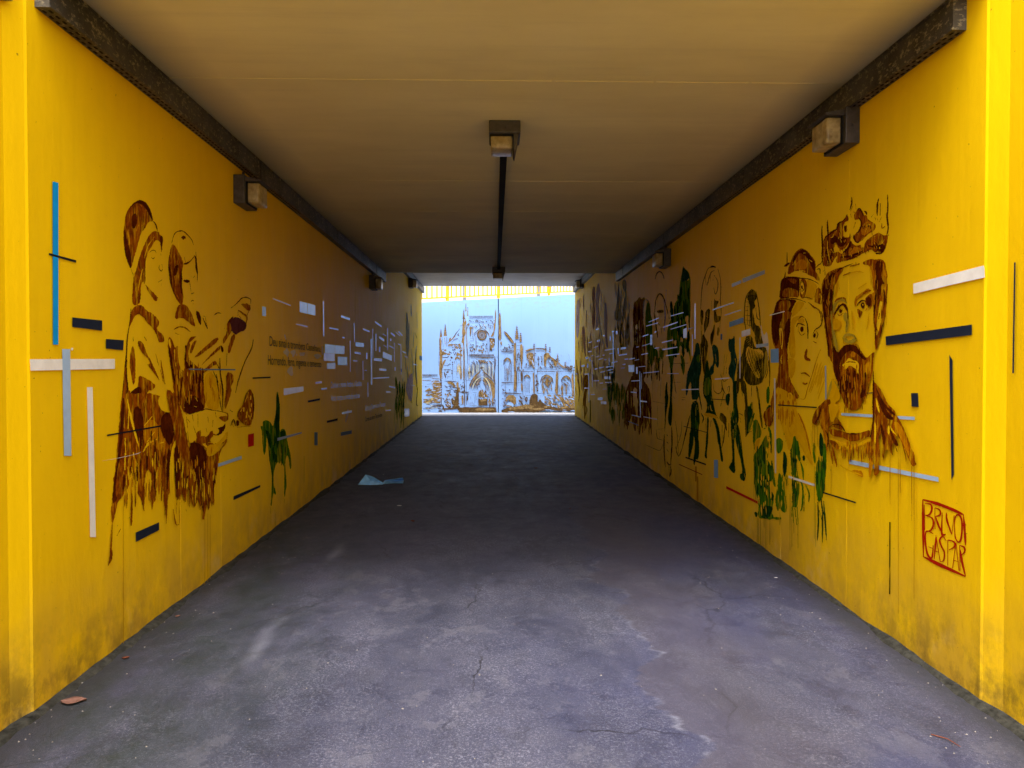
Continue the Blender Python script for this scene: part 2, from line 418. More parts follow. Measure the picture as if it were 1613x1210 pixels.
link('ramp', tomesh('ramp', bm), M_FLOOR, kind='structure')
# portal faces beyond the far end
for a, b_ in ((-14, XL - .46), (XR + .46, 14)):
    box('retaining_wall', M_YEL, a, b_, DF - .35, DF - .02, zF - .3, TOPZ + .1, cat='wall',
        label='yellow retaining wall flanking the far exit on the %s' % ('left' if a < 0 else 'right'))

# packed dirt where the floor meets the walls
M_DIRT = simple('packed_dirt', (.035, .034, .028), .95, .1, 0, .7, 25, .5)
for side in (-1, 1):
    bm = bmesh.new(); x = XL if side < 0 else XR; y = .5; prev = None
    while y < DF - .3:
        n_ = noise.fractal(Vector((y * 1.7, side * 9, 3)), 1, 2, 5)
        w_ = max(.006, .035 + .05 * n_ + .012 * random.random()); h_ = max(.004, .012 + .012 * n_)
        z = floor_z(x, y); xx = x - side * (-.02 if y < (DN_L if side < 0 else DN_R) else 0)
        row = [bm.verts.new((xx + side * .01, y, z + h_ * 1.6)), bm.verts.new((x - side * w_ * .45, y, z + h_)), bm.verts.new((x - side * w_, y, z - .002))]
        if prev:
            for i in (0, 1): bm.faces.new((prev[i], prev[i + 1], row[i + 1], row[i]))
        prev = row; y += random.uniform(.02, .05)
    link('dirt', tomesh('dirt', bm), M_DIRT, kind='stuff')
# faint upright ridges left by the formwork on both walls
for side, pxs in ((-1, (283, 347, 448, 505, 560)), (1, (1335, 1231, 1146, 1035, 965))):
    x = XL if side < 0 else XR
    for px in pxs:
        y = on_x(px, 600, x).y; bm = bmesh.new()
        a, b_ = sorted((x + side * .01, x - side * .0009))
        bx(bm, a, b_, y - .003, y + .003, floor_z(x, y), CE1 - .17)
        o = link('joint_ridge', tomesh('joint_ridge', bm), M_YEL, parent=wall_l if side < 0 else wall_r)
# ------------------------------------------------------------------ back wall, railing, poles
SEAM = on_y(785, 560, YB).x
def ztop(px, py): return on_y(px, py, YB).z
xa, xb = on_y(665, 476.5, YB).x, on_y(905, 463.5, YB).x
za, zb = ztop(665, 476.5), ztop(905, 463.5)
slope = (zb - za) / (xb - xa)
back = empty('back_wall', (SEAM, YB, zB), 'pale blue concrete wall across the far exit, painted with a gothic cathedral', 'wall')
def bpanel(x0, x1):
    bm = bmesh.new()
    prism(bm, [(x0, zF - .3), (x1, zF - .3), (x1, za + slope * (x1 - xa)), (x0, za + slope * (x0 - xa))], 'y', YB, YB + .25)
    o = link('panel', tomesh('panel', bm), M_BLUE); o.parent = back; o.matrix_parent_inverse = Matrix.Translation(-back.location); return o
bpanel(-12, SEAM - .016); bpanel(SEAM + .016, 12)
o = box('joint', simple('dark_joint_filler', (.02, .025, .04), .9), SEAM - .0155, SEAM + .0155, YB + .03, YB + .2, zF - .3, za + slope * (SEAM - xa) - .01)
o.parent = back; o.matrix_parent_inverse = Matrix.Translation(-back.location)
# road ramp climbing behind the wall, railing along it
RA = on_y(665, 470.5, YB + .6); RB = on_y(905, 459, YB + 8.1)
rd = Vector((RB.x - RA.x, RB.y - RA.y, RB.z - RA.z)); rl = rd.length; ru = rd / rl
def radj(px):                                      # point on the railing line seen at a pixel column
    d = ray(px, 500); n = Vector((ru.y, -ru.x)); t = (RA.x * n.x + RA.y * n.y) / (d.x * n.x + d.y * n.y)
    q = O + d * t; s = (q.x - RA.x) / ru.x; return RA + ru * s
bm = bmesh.new()
e0 = RA - ru * 12; e1 = RB + ru * 8
nrm = Vector((-ru.y, ru.x, 0)).normalized()
vs = []
for e in (e0, e1):
    for k, dz in ((-.25, -.22), (6, -.22), (6, -1.2), (-.25, -1.2)):
        vs.append(bm.verts.new(e + nrm * k + Vector((0, 0, dz))))
for q in ((0, 1, 2, 3), (4, 7, 6, 5), (0, 4, 5, 1), (1, 5, 6, 2), (2, 6, 7, 3), (3, 7, 4, 0)): bm.faces.new([vs[i] for i in q])
link('access_road', tomesh('access_road', bm), M_CONC, kind='structure')
rail = empty('railing', RA + ru * (rl / 2), 'yellow metal railing with thin upright bars above the blue wall', 'railing')
def rp(name, bm, mat=None):
    o = link(name, tomesh(name, bm), mat or M_RAIL, parent=rail); o.matrix_parent_inverse = Matrix.Translation(-rail.location); return o
def rbar(name, p0, p1, w):
    bm = bmesh.new(); d = (p1 - p0).normalized()
    u = Vector((0, 0, 1)) if abs(d.z) < .8 else ru
    s = d.cross(u).normalized() * w / 2; t = d.cross(s).normalized() * w / 2
    v = [bm.verts.new(p + a * s + b * t) for p in (p0, p1) for a, b in ((-1, -1), (1, -1), (1, 1), (-1, 1))]
    for q in ((3, 2, 1, 0), (4, 5, 6, 7), (0, 1, 5, 4), (1, 2, 6, 5), (2, 3, 7, 6), (3, 0, 4, 7)): bm.faces.new([v[i] for i in q])
    return rp(name, bm)
rbar('lower_rail', RA - ru * 9, RB + ru * 5, .055); rbar('upper_rail', RA - ru * 9 + Vector((0, 0, .95)), RB + ru * 5 + Vector((0, 0, .95)), .05)
p1_ = radj(672.5); sp = 7.96
n_before = 20
step = (radj(680.5) - p1_).length
s0 = (p1_ - RA).length if p1_.x > RA.x else -(p1_ - RA).length
posts = [704.7, 785.3, 864.8]
ps = [(radj(p) - RA).dot(ru) for p in posts]
s = s0 - 25 * step; bal = rbar('baluster', RA + ru * s, RA + ru * s + Vector((0, 0, .94)), .042); base_loc = bal.location.copy()
while s < rl + 4.5:
    s += step
    if min(abs(s - q) for q in ps) < step * .35: continue
    c = bal.copy(); C.objects.link(c); c.parent = rail; c.matrix_parent_inverse = bal.matrix_parent_inverse.copy(); c.location = base_loc + ru * (s - (s0 - 25 * step))

for q in ps + [ps[0] - (ps[1] - ps[0]), ps[2] + (ps[1] - ps[0])]:
    rbar('post', RA + ru * q - Vector((0, 0, .23)), RA + ru * q + Vector((0, 0, 1.0)), .09)
for px, h in ((732, 6.5), (848, 6.5)):
    p = radj(px) + nrm * 4.2
    d = ray(px, 500); p = O + d * ((p.y) / d.y); p.z = RA.z - .2 + (p.x - RA.x) * ru.z / ru.x
    t = empty('street_lamp', p, 'thin grey lamp post standing behind the yellow railing, %s' % ('left of the wall joint' if px < 785 else 'right of the wall joint'), 'lamp post', 'lamp posts behind the railing')
    bm = bmesh.new(); tube(bm, (0, 0, 0), (0, 0, h), (.075, .045), 12); tube(bm, (0, 0, h - .05), (0, -1.0, h + .3), .03, 8); link('pole', tomesh('pole', bm, True), M_POLE, parent=t)
    bm = bmesh.new(); bx(bm, -.12, .12, -1.55, -.95, h + .24, h + .34, bev=.03); link('lamp_head', tomesh('lamp_head', bm), M_POLE, parent=t)

# ------------------------------------------------------------------ galvanised cable trunking
def trunking(side, y0, y1, zt, label):
    x = XL if side < 0 else XR
    H, T = .165, .066
    loc = Vector((x, (y0 + y1) / 2, zt))
    t = empty('cable_trunking', loc, label, 'cable trunking', 'galvanised cable trunkings along the ceiling corners')
    inv = Matrix.Translation(-loc)
    xi = x - side * T
    a, b_ = min(x, xi), max(x, xi)
    cov = box('cover', M_ZINC, a + .001, b_ - .001, y0, y1, zt - H + .004, zt - .003, parent=t); cov.matrix_parent_inverse = inv
    bm = bmesh.new()                                                   # returned lips, slightly uneven
    bx(bm, min(xi, xi - side * .0035), max(xi, xi - side * .0035), y0, y1, zt - .016, zt - .0045)
    bx(bm, min(xi, xi - side * .003), max(xi, xi - side * .003), y0, y1, zt - H + .0045, zt - H + .014)
    o = link('lip', tomesh('lip', bm), M_ZINC, parent=t); o.matrix_parent_inverse = inv
    bm = bmesh.new(); y = y0 + .03; k = 0
    while y < min(y1, 7.5):
        for c_ in (.018, .047):
            xs = x - side * c_
            bx(bm, xs - .005, xs + .005, y, y + .024, zt - H + .0015, zt - H + .0045)
            y += .0
        y += .052; k += 1
    if y0 < 6:
        o = link('slots', tomesh('slots', bm), M_BLACK, parent=t, kind='stuff'); o.matrix_parent_inverse = inv
        for yy in (y0 + 2.9, y0 + 5.9, y0 + 8.9):                       # strap joints between lengths
            bm = bmesh.new(); bx(bm, min(xi, xi - side * .0055), max(xi, xi - side * .0055), yy, yy + .06, zt - H - .001, zt - .02)
            o = link('joint_strap', tomesh('joint_strap', bm), M_ZINC, parent=t); o.matrix_parent_inverse = inv
    return t
zt1 = CE1 - .001
yR = on_x(1523, 32, XR).y; yL = on_x(54, 8, XL).y
trunking(1, yR, D1 - .15, zt1, 'long spotted steel cable trunking under the ceiling along the right wall')
trunking(-1, yL, D1 + .05, zt1, 'long dark steel cable trunking under the ceiling along the left wall')
trunking(1, D1 + 2.2, DF - .12, CE2 - .02, 'short cable trunking on the right wall next to the far exit')
trunking(-1, D1 + 2.2, DF + .12, CE2 - .02, 'short cable trunking on the left wall next to the far exit')

# ------------------------------------------------------------------ bulkhead lamps: local frame: mounted on plane x=0, sticking out to +x, long axis y, up z
def bulkhead(name='bulkhead_light'):
    r = bpy.data.objects.new(name, None); C.objects.link(r)
    bm = bmesh.new(); bx(bm, 0, .088, -.15, .15, -.11, .11, bev=.008); link('housing', tomesh('housing', bm), M_CAST, parent=r)
    bm = bmesh.new(); bx(bm, .0885, .185, -.108, .108, -.098, .058, bev=.016)
    for f in bm.faces: f.smooth = True
    link('diffuser', tomesh('diffuser', bm), M_DIFF, parent=r)
    bm = bmesh.new(); prism(bm, [(.0884, .098), (.0884, .062), (.19, .062), (.205, .070), (.205, .074)], 'y', -.135, .135)
    # prism on y gives (x,z)
    link('hood', tomesh('hood', bm), M_CAST, parent=r)
    bm = bmesh.new()                                                   # gasket frame round the diffuser
    for a in ((-.116, -.109, -.104, .064), (.109, .116, -.104, .064), (-.108, .108, -.106, -.099)): bx(bm, .0886, .100, *a)
    link('frame', tomesh('frame', bm), M_BLACK, parent=r)
    bm = bmesh.new(); tube(bm, (.03, 0, .109), (.03, 0, .165), .011, 10); tube(bm, (.03, 0, .109), (.03, 0, .122), .018, 10)
    link('cable_gland', tomesh('cable_gland', bm, True), M_CAST, parent=r)
    for s_ in (-1, 1):
        bm = bmesh.new(); tube(bm, (.045, s_ * .149, 0), (.045, s_ * .160, 0), .011, 10); tube(bm, (.045, s_ * .1601, 0), (.045, s_ * .166, 0), .006, 6)
        link('screw', tomesh('screw', bm), M_CAST, parent=r)
    return r
def copy_tree(o):
    c = o.copy(); C.objects.link(c)
    for ch in o.children:
        d = ch.copy(); C.objects.link(d); d.parent = c; d.matrix_parent_inverse = ch.matrix_parent_inverse
    return c
proto = bulkhead(); first = True
def lamp(loc, rot, label):
    global first
    o = proto if first else copy_tree(proto); first = False
    if abs(rot[1]) > 1:                                              # ceiling lamps are fed from the duct, no gland
        for ch in list(o.children):
            if ch.name.startswith('cable_gland'): bpy.data.objects.remove(ch)
    o.location = loc; o.rotation_euler = rot; o['label'] = label; o['category'] = 'lamp'; o['group'] = 'bulkhead lamps of the underpass'
    return o
def wl(side, px, py, label):
    x = XL if side < 0 else XR
    p = on_x(px, py, x)
    lamp((x, p.y + .15, p.z), (0, 0, math.pi if side > 0 else 0), label)
wl(1, 1355, 196, 'box lamp with yellowed diffuser, nearest one on the right wall under the trunking')
wl(1, 1057.5, 405, 'dark box lamp on the right wall halfway down the passage')
wl(1, 920, 446, 'small box lamp on the right wall beside the far exit')
wl(-1, 367, 297, 'box lamp with dim diffuser, nearest one on the left wall')
wl(-1, 581, 444, 'dark box lamp on the left wall where the first ceiling ends')
wl(-1, 643, 445, 'small box lamp on the left wall beside the far exit')
def cl(px, py, label):
    p = on_z(px, py, CE1)
    o = lamp((p.x, p.y + .11, CE1), (0, R(90), 0), label)
    return p
c1 = cl(795, 192, 'box lamp with amber diffuser in the middle of the ceiling, nearest the viewer')
c2 = cl(785.5, 421, 'small dark box lamp at the far edge of the ceiling, end of the black conduit')
ctop = on_z(791, 251, CE1)
bm = bmesh.new(); y0 = c1.y + .23
prism(bm, [(c1.x - .028, y0), (c1.x + .028, y0), (c2.x + .026, c2.y + .05), (c2.x - .026, c2.y + .05)], 'z', CE1 - .045, CE1 - .001)
link('cable_duct', tomesh('cable_duct', bm), simple('black_duct', (.012, .010, .010), .8, .1, 0, .4, 8), label='black cable duct running along the ceiling between the two ceiling lamps', cat='cable duct')

# yellow ledge at the near end of the left wing wall
p = on_x(30, 13, XL)
box('ledge', simple('stained_yellow_ledge', (.42, .30, .06), .7, .2, 0, .5, 9, .3), XL - .45, XL + .012, 1.2, DN_L - .085, p.z, p.z + .16, label='stained yellow concrete ledge at the top left, beside the trunking end', cat='ledge', bev=.012)

# ------------------------------------------------------------------ litter
def ground_pt(px, py):
    z = 0
    for _ in range(6):
        p = on_z(px, py, z); z = floor_z(p.x, p.y)
    return Vector((p.x, p.y, z))
def scrap(name, pts, mat, label, cat, group=None):
    """thin folded sheet: pts are (px, py, lift) fan around the mean, given as pixels on the floor"""
    base = ground_pt(sum(p[0] for p in pts) / len(pts), sum(p[1] for p in pts) / len(pts))
    bm = bmesh.new(); vs = []
    for px, py, h in pts:
        # a lifted point is seen at its own pixel: slide toward the viewer
        q = ground_pt(px, py); q = q + (O - q) * (h / (O.z - q.z)); vs.append(bm.verts.new(q + Vector((0, 0, .004)) - base))
    return bm, vs, base
blue_pl = simple('blue_plastic_sheet', (.20, .46, .82), .3, .5, 0, .35, 14, .2)
bm, v, base = scrap('s', [(564, 764, 0), (576, 748, .11), (587, 751, .10), (603, 761, .015), (602, 764, 0), (584, 764.5, 0),
                          (606, 757.5, .02), (634, 753, .05), (636, 757, .0), (635, 762, .02), (618, 762, .0), (604, 763, .0), (583, 757, .05)], 0, '', '')
for q in ((0, 1, 12), (1, 2, 12), (2, 3, 12), (12, 3, 4), (12, 4, 5), (0, 12, 5), (3, 6, 11), (6, 7, 8), (6, 8, 10), (6, 10, 11), (8, 9, 10), (3, 11, 4)):
    try: bm.faces.new([v[i] for i in q])
    except Exception: pass
me = tomesh('plastic_scrap', bm); o = link('plastic_scrap', me, blue_pl, label='crumpled light blue plastic scrap on the floor near the left wall', cat='litter'); o.location = base
md = o.modifiers.new('th', 'SOLIDIFY'); md.thickness = .003
def leaf(px, py, L, rot, c, label, cat='leaf', group='dry leaves on the floor', wd=.38, curl=.3):
    p = ground_pt(px, py); bm = bmesh.new(); rows = []
    N = 9
    for i in range(N):
        t = i / (N - 1); wdt = L * wd * (math.sin(math.pi * min(1, t * .96 + .02)) ** 1.15 * (1.15 - .45 * t) + .03 * math.sin(t * 19))
        rows.append([bm.verts.new((s_ * wdt, (t - .5) * L, L * curl * (abs(s_) ** 1.5 * .5 + (t - .5) ** 2 * .8) + .003)) for s_ in (-1, -.5, 0, .5, 1)])
    for i in range(N - 1):
        for j in range(4): bm.faces.new((rows[i][j], rows[i][j + 1], rows[i + 1][j + 1], rows[i + 1][j]))
    o = link('dry_leaf' if cat == 'leaf' else cat, tomesh('leaf', bm, True), c, label=label, cat=cat, group=group)
    o.location = p; o.rotation_euler = (0, 0, rot)
    md = o.modifiers.new('th', 'SOLIDIFY'); md.thickness = .0015
    return o
lb = simple('dry_leaf_brown', (.20, .10, .075), .7, .2, 0, .35, 30, .2); lr = simple('red_brown_leaf', (.14, .04, .02), .7, .2, 0, .3, 30)
leaf(116, 1107, .105, R(-78), lb, 'curled pinkish brown leaf at the foot of the left wall', curl=.16)
leaf(650, 822, .055, R(40), lr, 'small dark red leaf in the middle of the floor')
leaf(198, 1038, .035, R(-60), lr, 'tiny dark leaf beside the left wall')
leaf(280, 972, .03, R(-40), lb, 'tiny tan leaf touching the left wall base')
leaf(844, 738, .05, R(80), lb, 'small pale brown leaf far along the floor')
leaf(898, 802, .03, R(20), lr, 'tiny dark leaf right of the floor centre')
wp = simple('white_paper_bit', (.7, .7, .7), .8)
leaf(629, 797.5, .05, R(75), wp, 'small white paper scrap on the floor below the blue plastic', 'litter', None, .25, .2)
leaf(1222, 911, .022, R(75), wp, 'tiny white paper scrap near the right wall', 'litter', None, .3, .2)
leaf(604, 748, .02, R(15), wp, 'tiny white paper scrap beyond the blue plastic', 'litter', None, .3, .2)
bm = bmesh.new(); a = ground_pt(1467, 1158); b_ = ground_pt(1513, 1179); m_ = (a + b_) / 2 + Vector((.01, .006, .006))
tube(bm, a - a, m_ - a, .0022, 6); tube(bm, m_ - a, b_ - a + Vector((0, 0, .004)), (.0022, .0012), 6)
o = link('twig', tomesh('twig', bm), lr, label='thin dark twig on the floor at the bottom right', cat='twig'); o.location = a + Vector((0, 0, .003))
# loose grit: a few hundred small stones as one scatter
bm = bmesh.new(); rnd = random.Random(5)
for k in range(900):
    y = 1.6 + rnd.random() ** 1.6 * 12
    if rnd.random() < .55: x = (XL + rnd.random() ** 2 * .5) if rnd.random() < .5 else (XR - rnd.random() ** 2 * .5)
    else: x = rnd.uniform(XL, XR)
    if not (XL + .02 < x < XR - .02): continue
    r_ = rnd.uniform(.0018, .0055); z = floor_z(x, y)
    vs = [bm.verts.new((x + r_ * rnd.uniform(.6, 1.3) * dx, y + r_ * rnd.uniform(.6, 1.3) * dy, z + r_ * dz)) for dx, dy, dz in ((1, 0, 0), (0, 1, 0), (-1, 0, 0), (0, -1, 0), (0, 0, .8))]
    for i in range(4): bm.faces.new((vs[i], vs[(i + 1) % 4], vs[4]))
link('grit', tomesh('grit', bm), simple('grit_stone', (.22, .20, .18), .9, .2, 0, .9, 300), kind='stuff')
# ------------------------------------------------------------------ painting on the walls: brush shapes measured in the photograph, laid on the wall planes
from mathutils.geometry import tessellate_polygon
def onwall(wall, px, py, off):
    if wall == 'L': return on_x(px, py, XL + off)
    if wall == 'R': return on_x(px, py, XR - off)
    if wall == 'B': return on_y(px, py, YB - off)
    if wall == 'W':                                   # right wing wall beyond the corner (splayed plane)
        x = XR; y1 = DN_R - .30; x1 = XR + .030; x2, y2 = XR + .45, -8.5
        nx, ny = (y2 - y1), -(x2 - x1); L = math.hypot(nx, ny); nx, ny = nx / L, ny / L
        d = ray(px, py); k = x1 * nx + y1 * ny
        if nx < 0: nx, ny, k = -nx, -ny, -k
        return O + d * ((k - off) / (d.x * nx + d.y * ny))
def P(txt):
    return [tuple(float(v) for v in p.split(',')) for p in txt.split()]
def chaikin(pts, n=1):
    for _ in range(n):
        q = []
        k = len(pts)
        for i in range(k):
            a, b = pts[i], pts[(i + 1) % k]
            q += [(a[0] * .75 + b[0] * .25, a[1] * .75 + b[1] * .25), (a[0] * .25 + b[0] * .75, a[1] * .25 + b[1] * .75)]
        pts = q
    return pts
class Fig:
    def __init__(s, name, wall, label=None, base=.0012, seed=1, jit=.35, inc=.00004, parent=None):
        s.name, s.wall, s.label = name, wall, label
        s.off = base; s.inc = inc; s.v = []; s.f = []; s.mi = []; s.mats = []; s.T = (0, 0, 1)
        s.r = random.Random(seed); s.jit = jit; s.parent = parent; s.k = 1.0
    def z(s, x0, y0, k): s.T = (x0, y0, k); return s
    def mat(s, m):
        if m not in s.mats: s.mats.append(m)
        return s.mats.index(m)
    def emit(s, m, pts, jit=None):
        """pts in photograph pixels"""
        j = s.jit if jit is None else jit
        out = []
        k = len(pts); L = max(1.2, j * 4)
        for i in range(k):
            a, b = pts[i], pts[(i + 1) % k]
            d = math.hypot(b[0] - a[0], b[1] - a[1]); n = max(1, min(14, int(d / L))) if j else 1
            for t in range(n):
                x = a[0] + (b[0] - a[0]) * t / n; y = a[1] + (b[1] - a[1]) * t / n
                if j: x += s.r.gauss(0, j * .55); y += s.r.gauss(0, j * .8)
                out.append((x, y))
        s.off += s.inc
        p3 = [onwall(s.wall, x, y, s.off) for x, y in out]
        try: tri = tessellate_polygon([[Vector((x, y, 0)) for x, y in out]])
        except Exception: return
        b0 = len(s.v); s.v += [tuple(p) for p in p3]; k = s.mat(m)
        for t in tri:
            if len(set(t)) == 3: s.f.append(tuple(b0 + i for i in t)); s.mi.append(k)
    def tr(s, pts):
        x0, y0, k = s.T; return [(x0 + x / k, y0 + y / k) for x, y in pts]
    def p(s, m, txt, smooth=1, jit=None):
        pts = s.tr(P(txt) if isinstance(txt, str) else txt)
        if smooth: pts = chaikin(pts, smooth)
        s.emit(m, pts, jit); return s
    def s_(s, m, w, txt, jit=None, taper=.35):
        """brush stroke: width w in zoomed px, tapered ends"""
        pts = s.tr(P(txt) if isinstance(txt, str) else txt); w = w / s.T[2] * s.k
        if len(pts) > 2:
            q = []
            for i in range(len(pts) - 1):              # Catmull-Rom
                p0, p1, p2, p3 = pts[max(0, i - 1)], pts[i], pts[i + 1], pts[min(len(pts) - 1, i + 2)]
                for t in (0, .33, .66):
                    q.append(tuple(.5 * (2 * p1[c] + (p2[c] - p0[c]) * t + (2 * p0[c] - 5 * p1[c] + 4 * p2[c] - p3[c]) * t * t + (3 * p1[c] - p0[c] - 3 * p2[c] + p3[c]) * t ** 3) for c in (0, 1)))
            q.append(pts[-1]); pts = q
        n = len(pts); l, r = [], []
        for i in range(n):
            a, b = pts[max(0, i - 1)], pts[min(n - 1, i + 1)]
            dx, dy = b[0] - a[0], b[1] - a[1]; d = math.hypot(dx, dy) or 1
            e = i / (n - 1); k = min(1, taper + (1 - taper) * 3.2 * min(e, 1 - e)) if taper < 1 else 1
            k *= s.r.uniform(.82, 1.15) if taper < 1 else 1
            hx, hy = -dy / d * w / 2 * k, dx / d * w / 2 * k
            l.append((pts[i][0] + hx, pts[i][1] + hy)); r.append((pts[i][0] - hx, pts[i][1] - hy))
        s.emit(m, l + r[::-1], min(s.jit, w * .16) if jit is None else jit); return s
    def S(s, m, w, *txts):
        for t in txts: s.s_(m, w, t)
        return s
    def streaks(s, m, n, x0, x1, ya, yb, la, lb, w, slant=0):
        """n vertical brush drags in a zoomed-px region"""
        for _ in range(n):
            x = s.r.uniform(x0, x1); y = s.r.uniform(ya, yb); L = s.r.uniform(la, lb); ww = w * s.r.uniform(.5, 1.4)
            k = s.r.uniform(-.06, .06) * L + slant * L
            s.s_(m, ww, [(x, y), (x + k * .5 + s.r.uniform(-2, 2), y + L * .5), (x + k, y + L)])
        return s
    def drips(s, m, w, *xs):
        for x, y0, y1 in xs:
            s.s_(m, w, [(x, y0), (x + s.r.uniform(-1, 1), (y0 + y1) / 2), (x + s.r.uniform(-1.5, 1.5), y1)], jit=.05, taper=.75)
        return s
    def done(s):
        me = bpy.data.meshes.new(s.name); me.from_pydata(s.v, [], s.f); 
        for m in s.mats: me.materials.append(M_YEL if m == 'y' else (M_BLUE if m == 'b' else MATS['paint_' + m]))
        me.polygons.foreach_set('material_index', s.mi); me.update()
        bm = bmesh.new(); bm.from_mesh(me)
        nx = {'L': Vector((1, 0, 0)), 'R': Vector((-1, 0, 0)), 'B': Vector((0, -1, 0)), 'W': Vector((-1, 0, 0))}[s.wall]
        bm.normal_update()
        fl = [f for f in bm.faces if f.normal.dot(nx) < 0]
        if fl: bmesh.ops.reverse_faces(bm, faces=fl)
        bm.to_mesh(me); bm.free()
        o = bpy.data.objects.new(s.name, me); C.objects.link(o)
        pa = s.parent or {'L': wall_l, 'R': wall_r, 'B': back, 'W': wall_r}[s.wall]
        o.parent = pa; o.matrix_parent_inverse = Matrix.Translation(-pa.location)
        if s.label: o['label'] = s.label
        return o

# ============ RIGHT WALL: the bearded king
K = Fig('painted_king', 'R', 'large brown portrait of a crowned, bearded king', seed=11)
K.z(1280, 300, 10.08)
K.p('mid', '160,880 180,800 215,720 255,700 275,650 330,640 380,620 400,560 420,500 490,480 520,430 550,380 570,430 570,480 530,490 500,520 480,600 490,680 480,720 500,740 560,750 590,720 590,640 610,780 560,860 500,940 440,950 400,900 370,850 340,900 320,960 330,1000 420,960 440,1020 500,980 560,880 610,790 640,860 700,880 770,860 790,920 840,820 880,770 960,720 1030,660 1100,700 1170,720 1195,700 1190,800 1165,900 1130,980 1080,1020 1020,1010 960,960 930,940 860,970 780,1010 720,1050 620,1100 520,1120 440,1140 390,1160 370,1130 400,1030 350,1080 310,1160 280,1210 190,1210 170,1120 155,1000')
K.p('mid', '700,330 740,290 790,350 810,400 860,390 880,470 980,520 1010,560 980,640 900,680 820,760 770,830 720,820 680,800 660,740 680,680 720,680 750,600 780,530 740,450 700,470 660,470 660,370')
K.p('lite', '800,540 880,480 960,530 970,600 900,660 820,720 780,700 760,640')
K.p('lite', '560,960 640,900 740,900 790,960 700,1040 600,1060')
K.p('y', '790,800 880,710 960,690 1030,640 1040,560 1075,600 1060,660 1000,690 900,740 830,820 810,920 780,860 700,870 640,830 610,760 600,690 640,640 670,520 730,450 775,520 740,600 700,680 660,700 660,790 720,830')
K.p('y', '500,520 560,540 580,600 560,680 500,690 480,620').p('mid', '500,590 540,545 560,600 540,670 505,660')
K.p('y', '545,560 555,570 552,640 540,640', 1)
K.p('dark', '285,760 360,700 400,760 470,740 550,760 530,850 460,900 400,880 370,820 320,860 280,840')
K.p('dark', '1000,960 1060,880 1160,870 1130,980 1060,1020 1050,960')
K.S('dark', 26, '150,560 148,700 158,900 150,1060 175,1200', '240,470 236,560 246,700 250,860 290,1100', '165,830 205,740 260,705 330,645 385,610 410,520 490,480 550,380', '620,110 622,200 590,310', '700,320 745,290 790,360 810,410', '1050,130 1030,220 1025,400', '1075,200 1072,400', '1190,60 1195,300 1180,400 1200,600 1170,740', '660,700 655,760 700,820 745,820', '730,430 778,520 735,650 690,680', '815,330 845,345 860,390', '540,1110 640,1060 710,1060')
K.S('dark', 34, '190,880 230,1000 260,1180', '320,960 290,1040 290,1150', '600,800 580,900 480,990', '990,980 1040,1000 1110,960', '450,1060 620,1040 800,960', '880,880 1010,900 1150,840', '640,900 620,960')
K.S('mid', 18, '680,210 690,300', '640,250 600,330', '990,420 1000,480', '1095,420 1060,500', '1100,520 1100,600 1150,570', '1150,380 1190,380', '600,370 615,430', '680,510 650,600', '930,430 965,380', '690,370 650,340', '1020,440 1040,490', '210,830 200,960 230,1100')
K.S('y', 14, '240,800 235,920 270,1100', '330,690 320,740 285,750', '380,630 370,670', '410,740 412,770', '370,860 410,960 450,1000', '850,580 880,540 920,550', '975,740 1010,720', '1100,850 1140,780', '300,1000 340,930', '990,990 1080,980', '230,1020 245,1180', '180,900 190,1060')
K.z(1280, 400, 10.086)
# hair left and right
K.p('mid', '235,300 330,250 430,220 500,212 470,290 420,350 400,420 340,520 320,640 310,760 330,860 300,1050 320,1215 190,1215 188,1080 165,950 148,800 150,650 140,540 155,430 200,370')
K.p('mid', '800,130 860,95 950,80 990,95 1060,80 1130,100 1158,160 1172,260 1192,330 1178,420 1195,520 1180,650 1180,760 1162,900 1165,970 1140,1060 1130,1170 1080,1215 985,1215 960,1050 970,900 960,800 990,640 965,560 960,420 940,280 900,180 800,170')
K.p('dark', '1000,120 1110,100 1115,220 1090,330 1110,420 1150,480 1090,480 1090,620 1060,700 1020,760 990,900 980,1050 965,900 985,700 1010,560 1000,400 990,260')
K.p('dark', '160,440 250,380 300,300 380,270 330,400 270,430 260,600 230,700 190,850 220,960 250,1200 200,1200 175,950 150,760')
K.p('lite', '1115,130 1150,200 1165,330 1190,350 1150,370 1120,300', 1).p('lite', '900,180 950,190 990,330 985,520 950,560 960,400')
K.p('lite', '940,620 990,600 980,760 960,820 930,700')
K.p('y', '1060,760 1100,740 1110,850 1085,960 1095,1060 1075,1215 1020,1215 1015,1080 1050,900')
K.S('dark', 30, '1060,940 1050,1040', '300,560 290,700 250,760', '1130,560 1150,700 1130,860', '1120,1000 1100,1200', '380,300 430,240 490,220', '210,600 205,760 240,850', '290,740 270,900 270,1100')
K.S('lite', 16, '1080,100 1070,220', '330,300 360,290', '250,420 240,560', '1000,420 1010,500', '1060,660 1090,700', '240,820 225,760', '1110,760 1105,900', '180,640 175,760', '290,460 295,560', '1150,560 1165,700')
K.S('dark', 14, '390,245 500,210 580,175 640,155')
K.S('mid', 22, '480,345 530,325 610,292', '600,200 670,180 750,158')
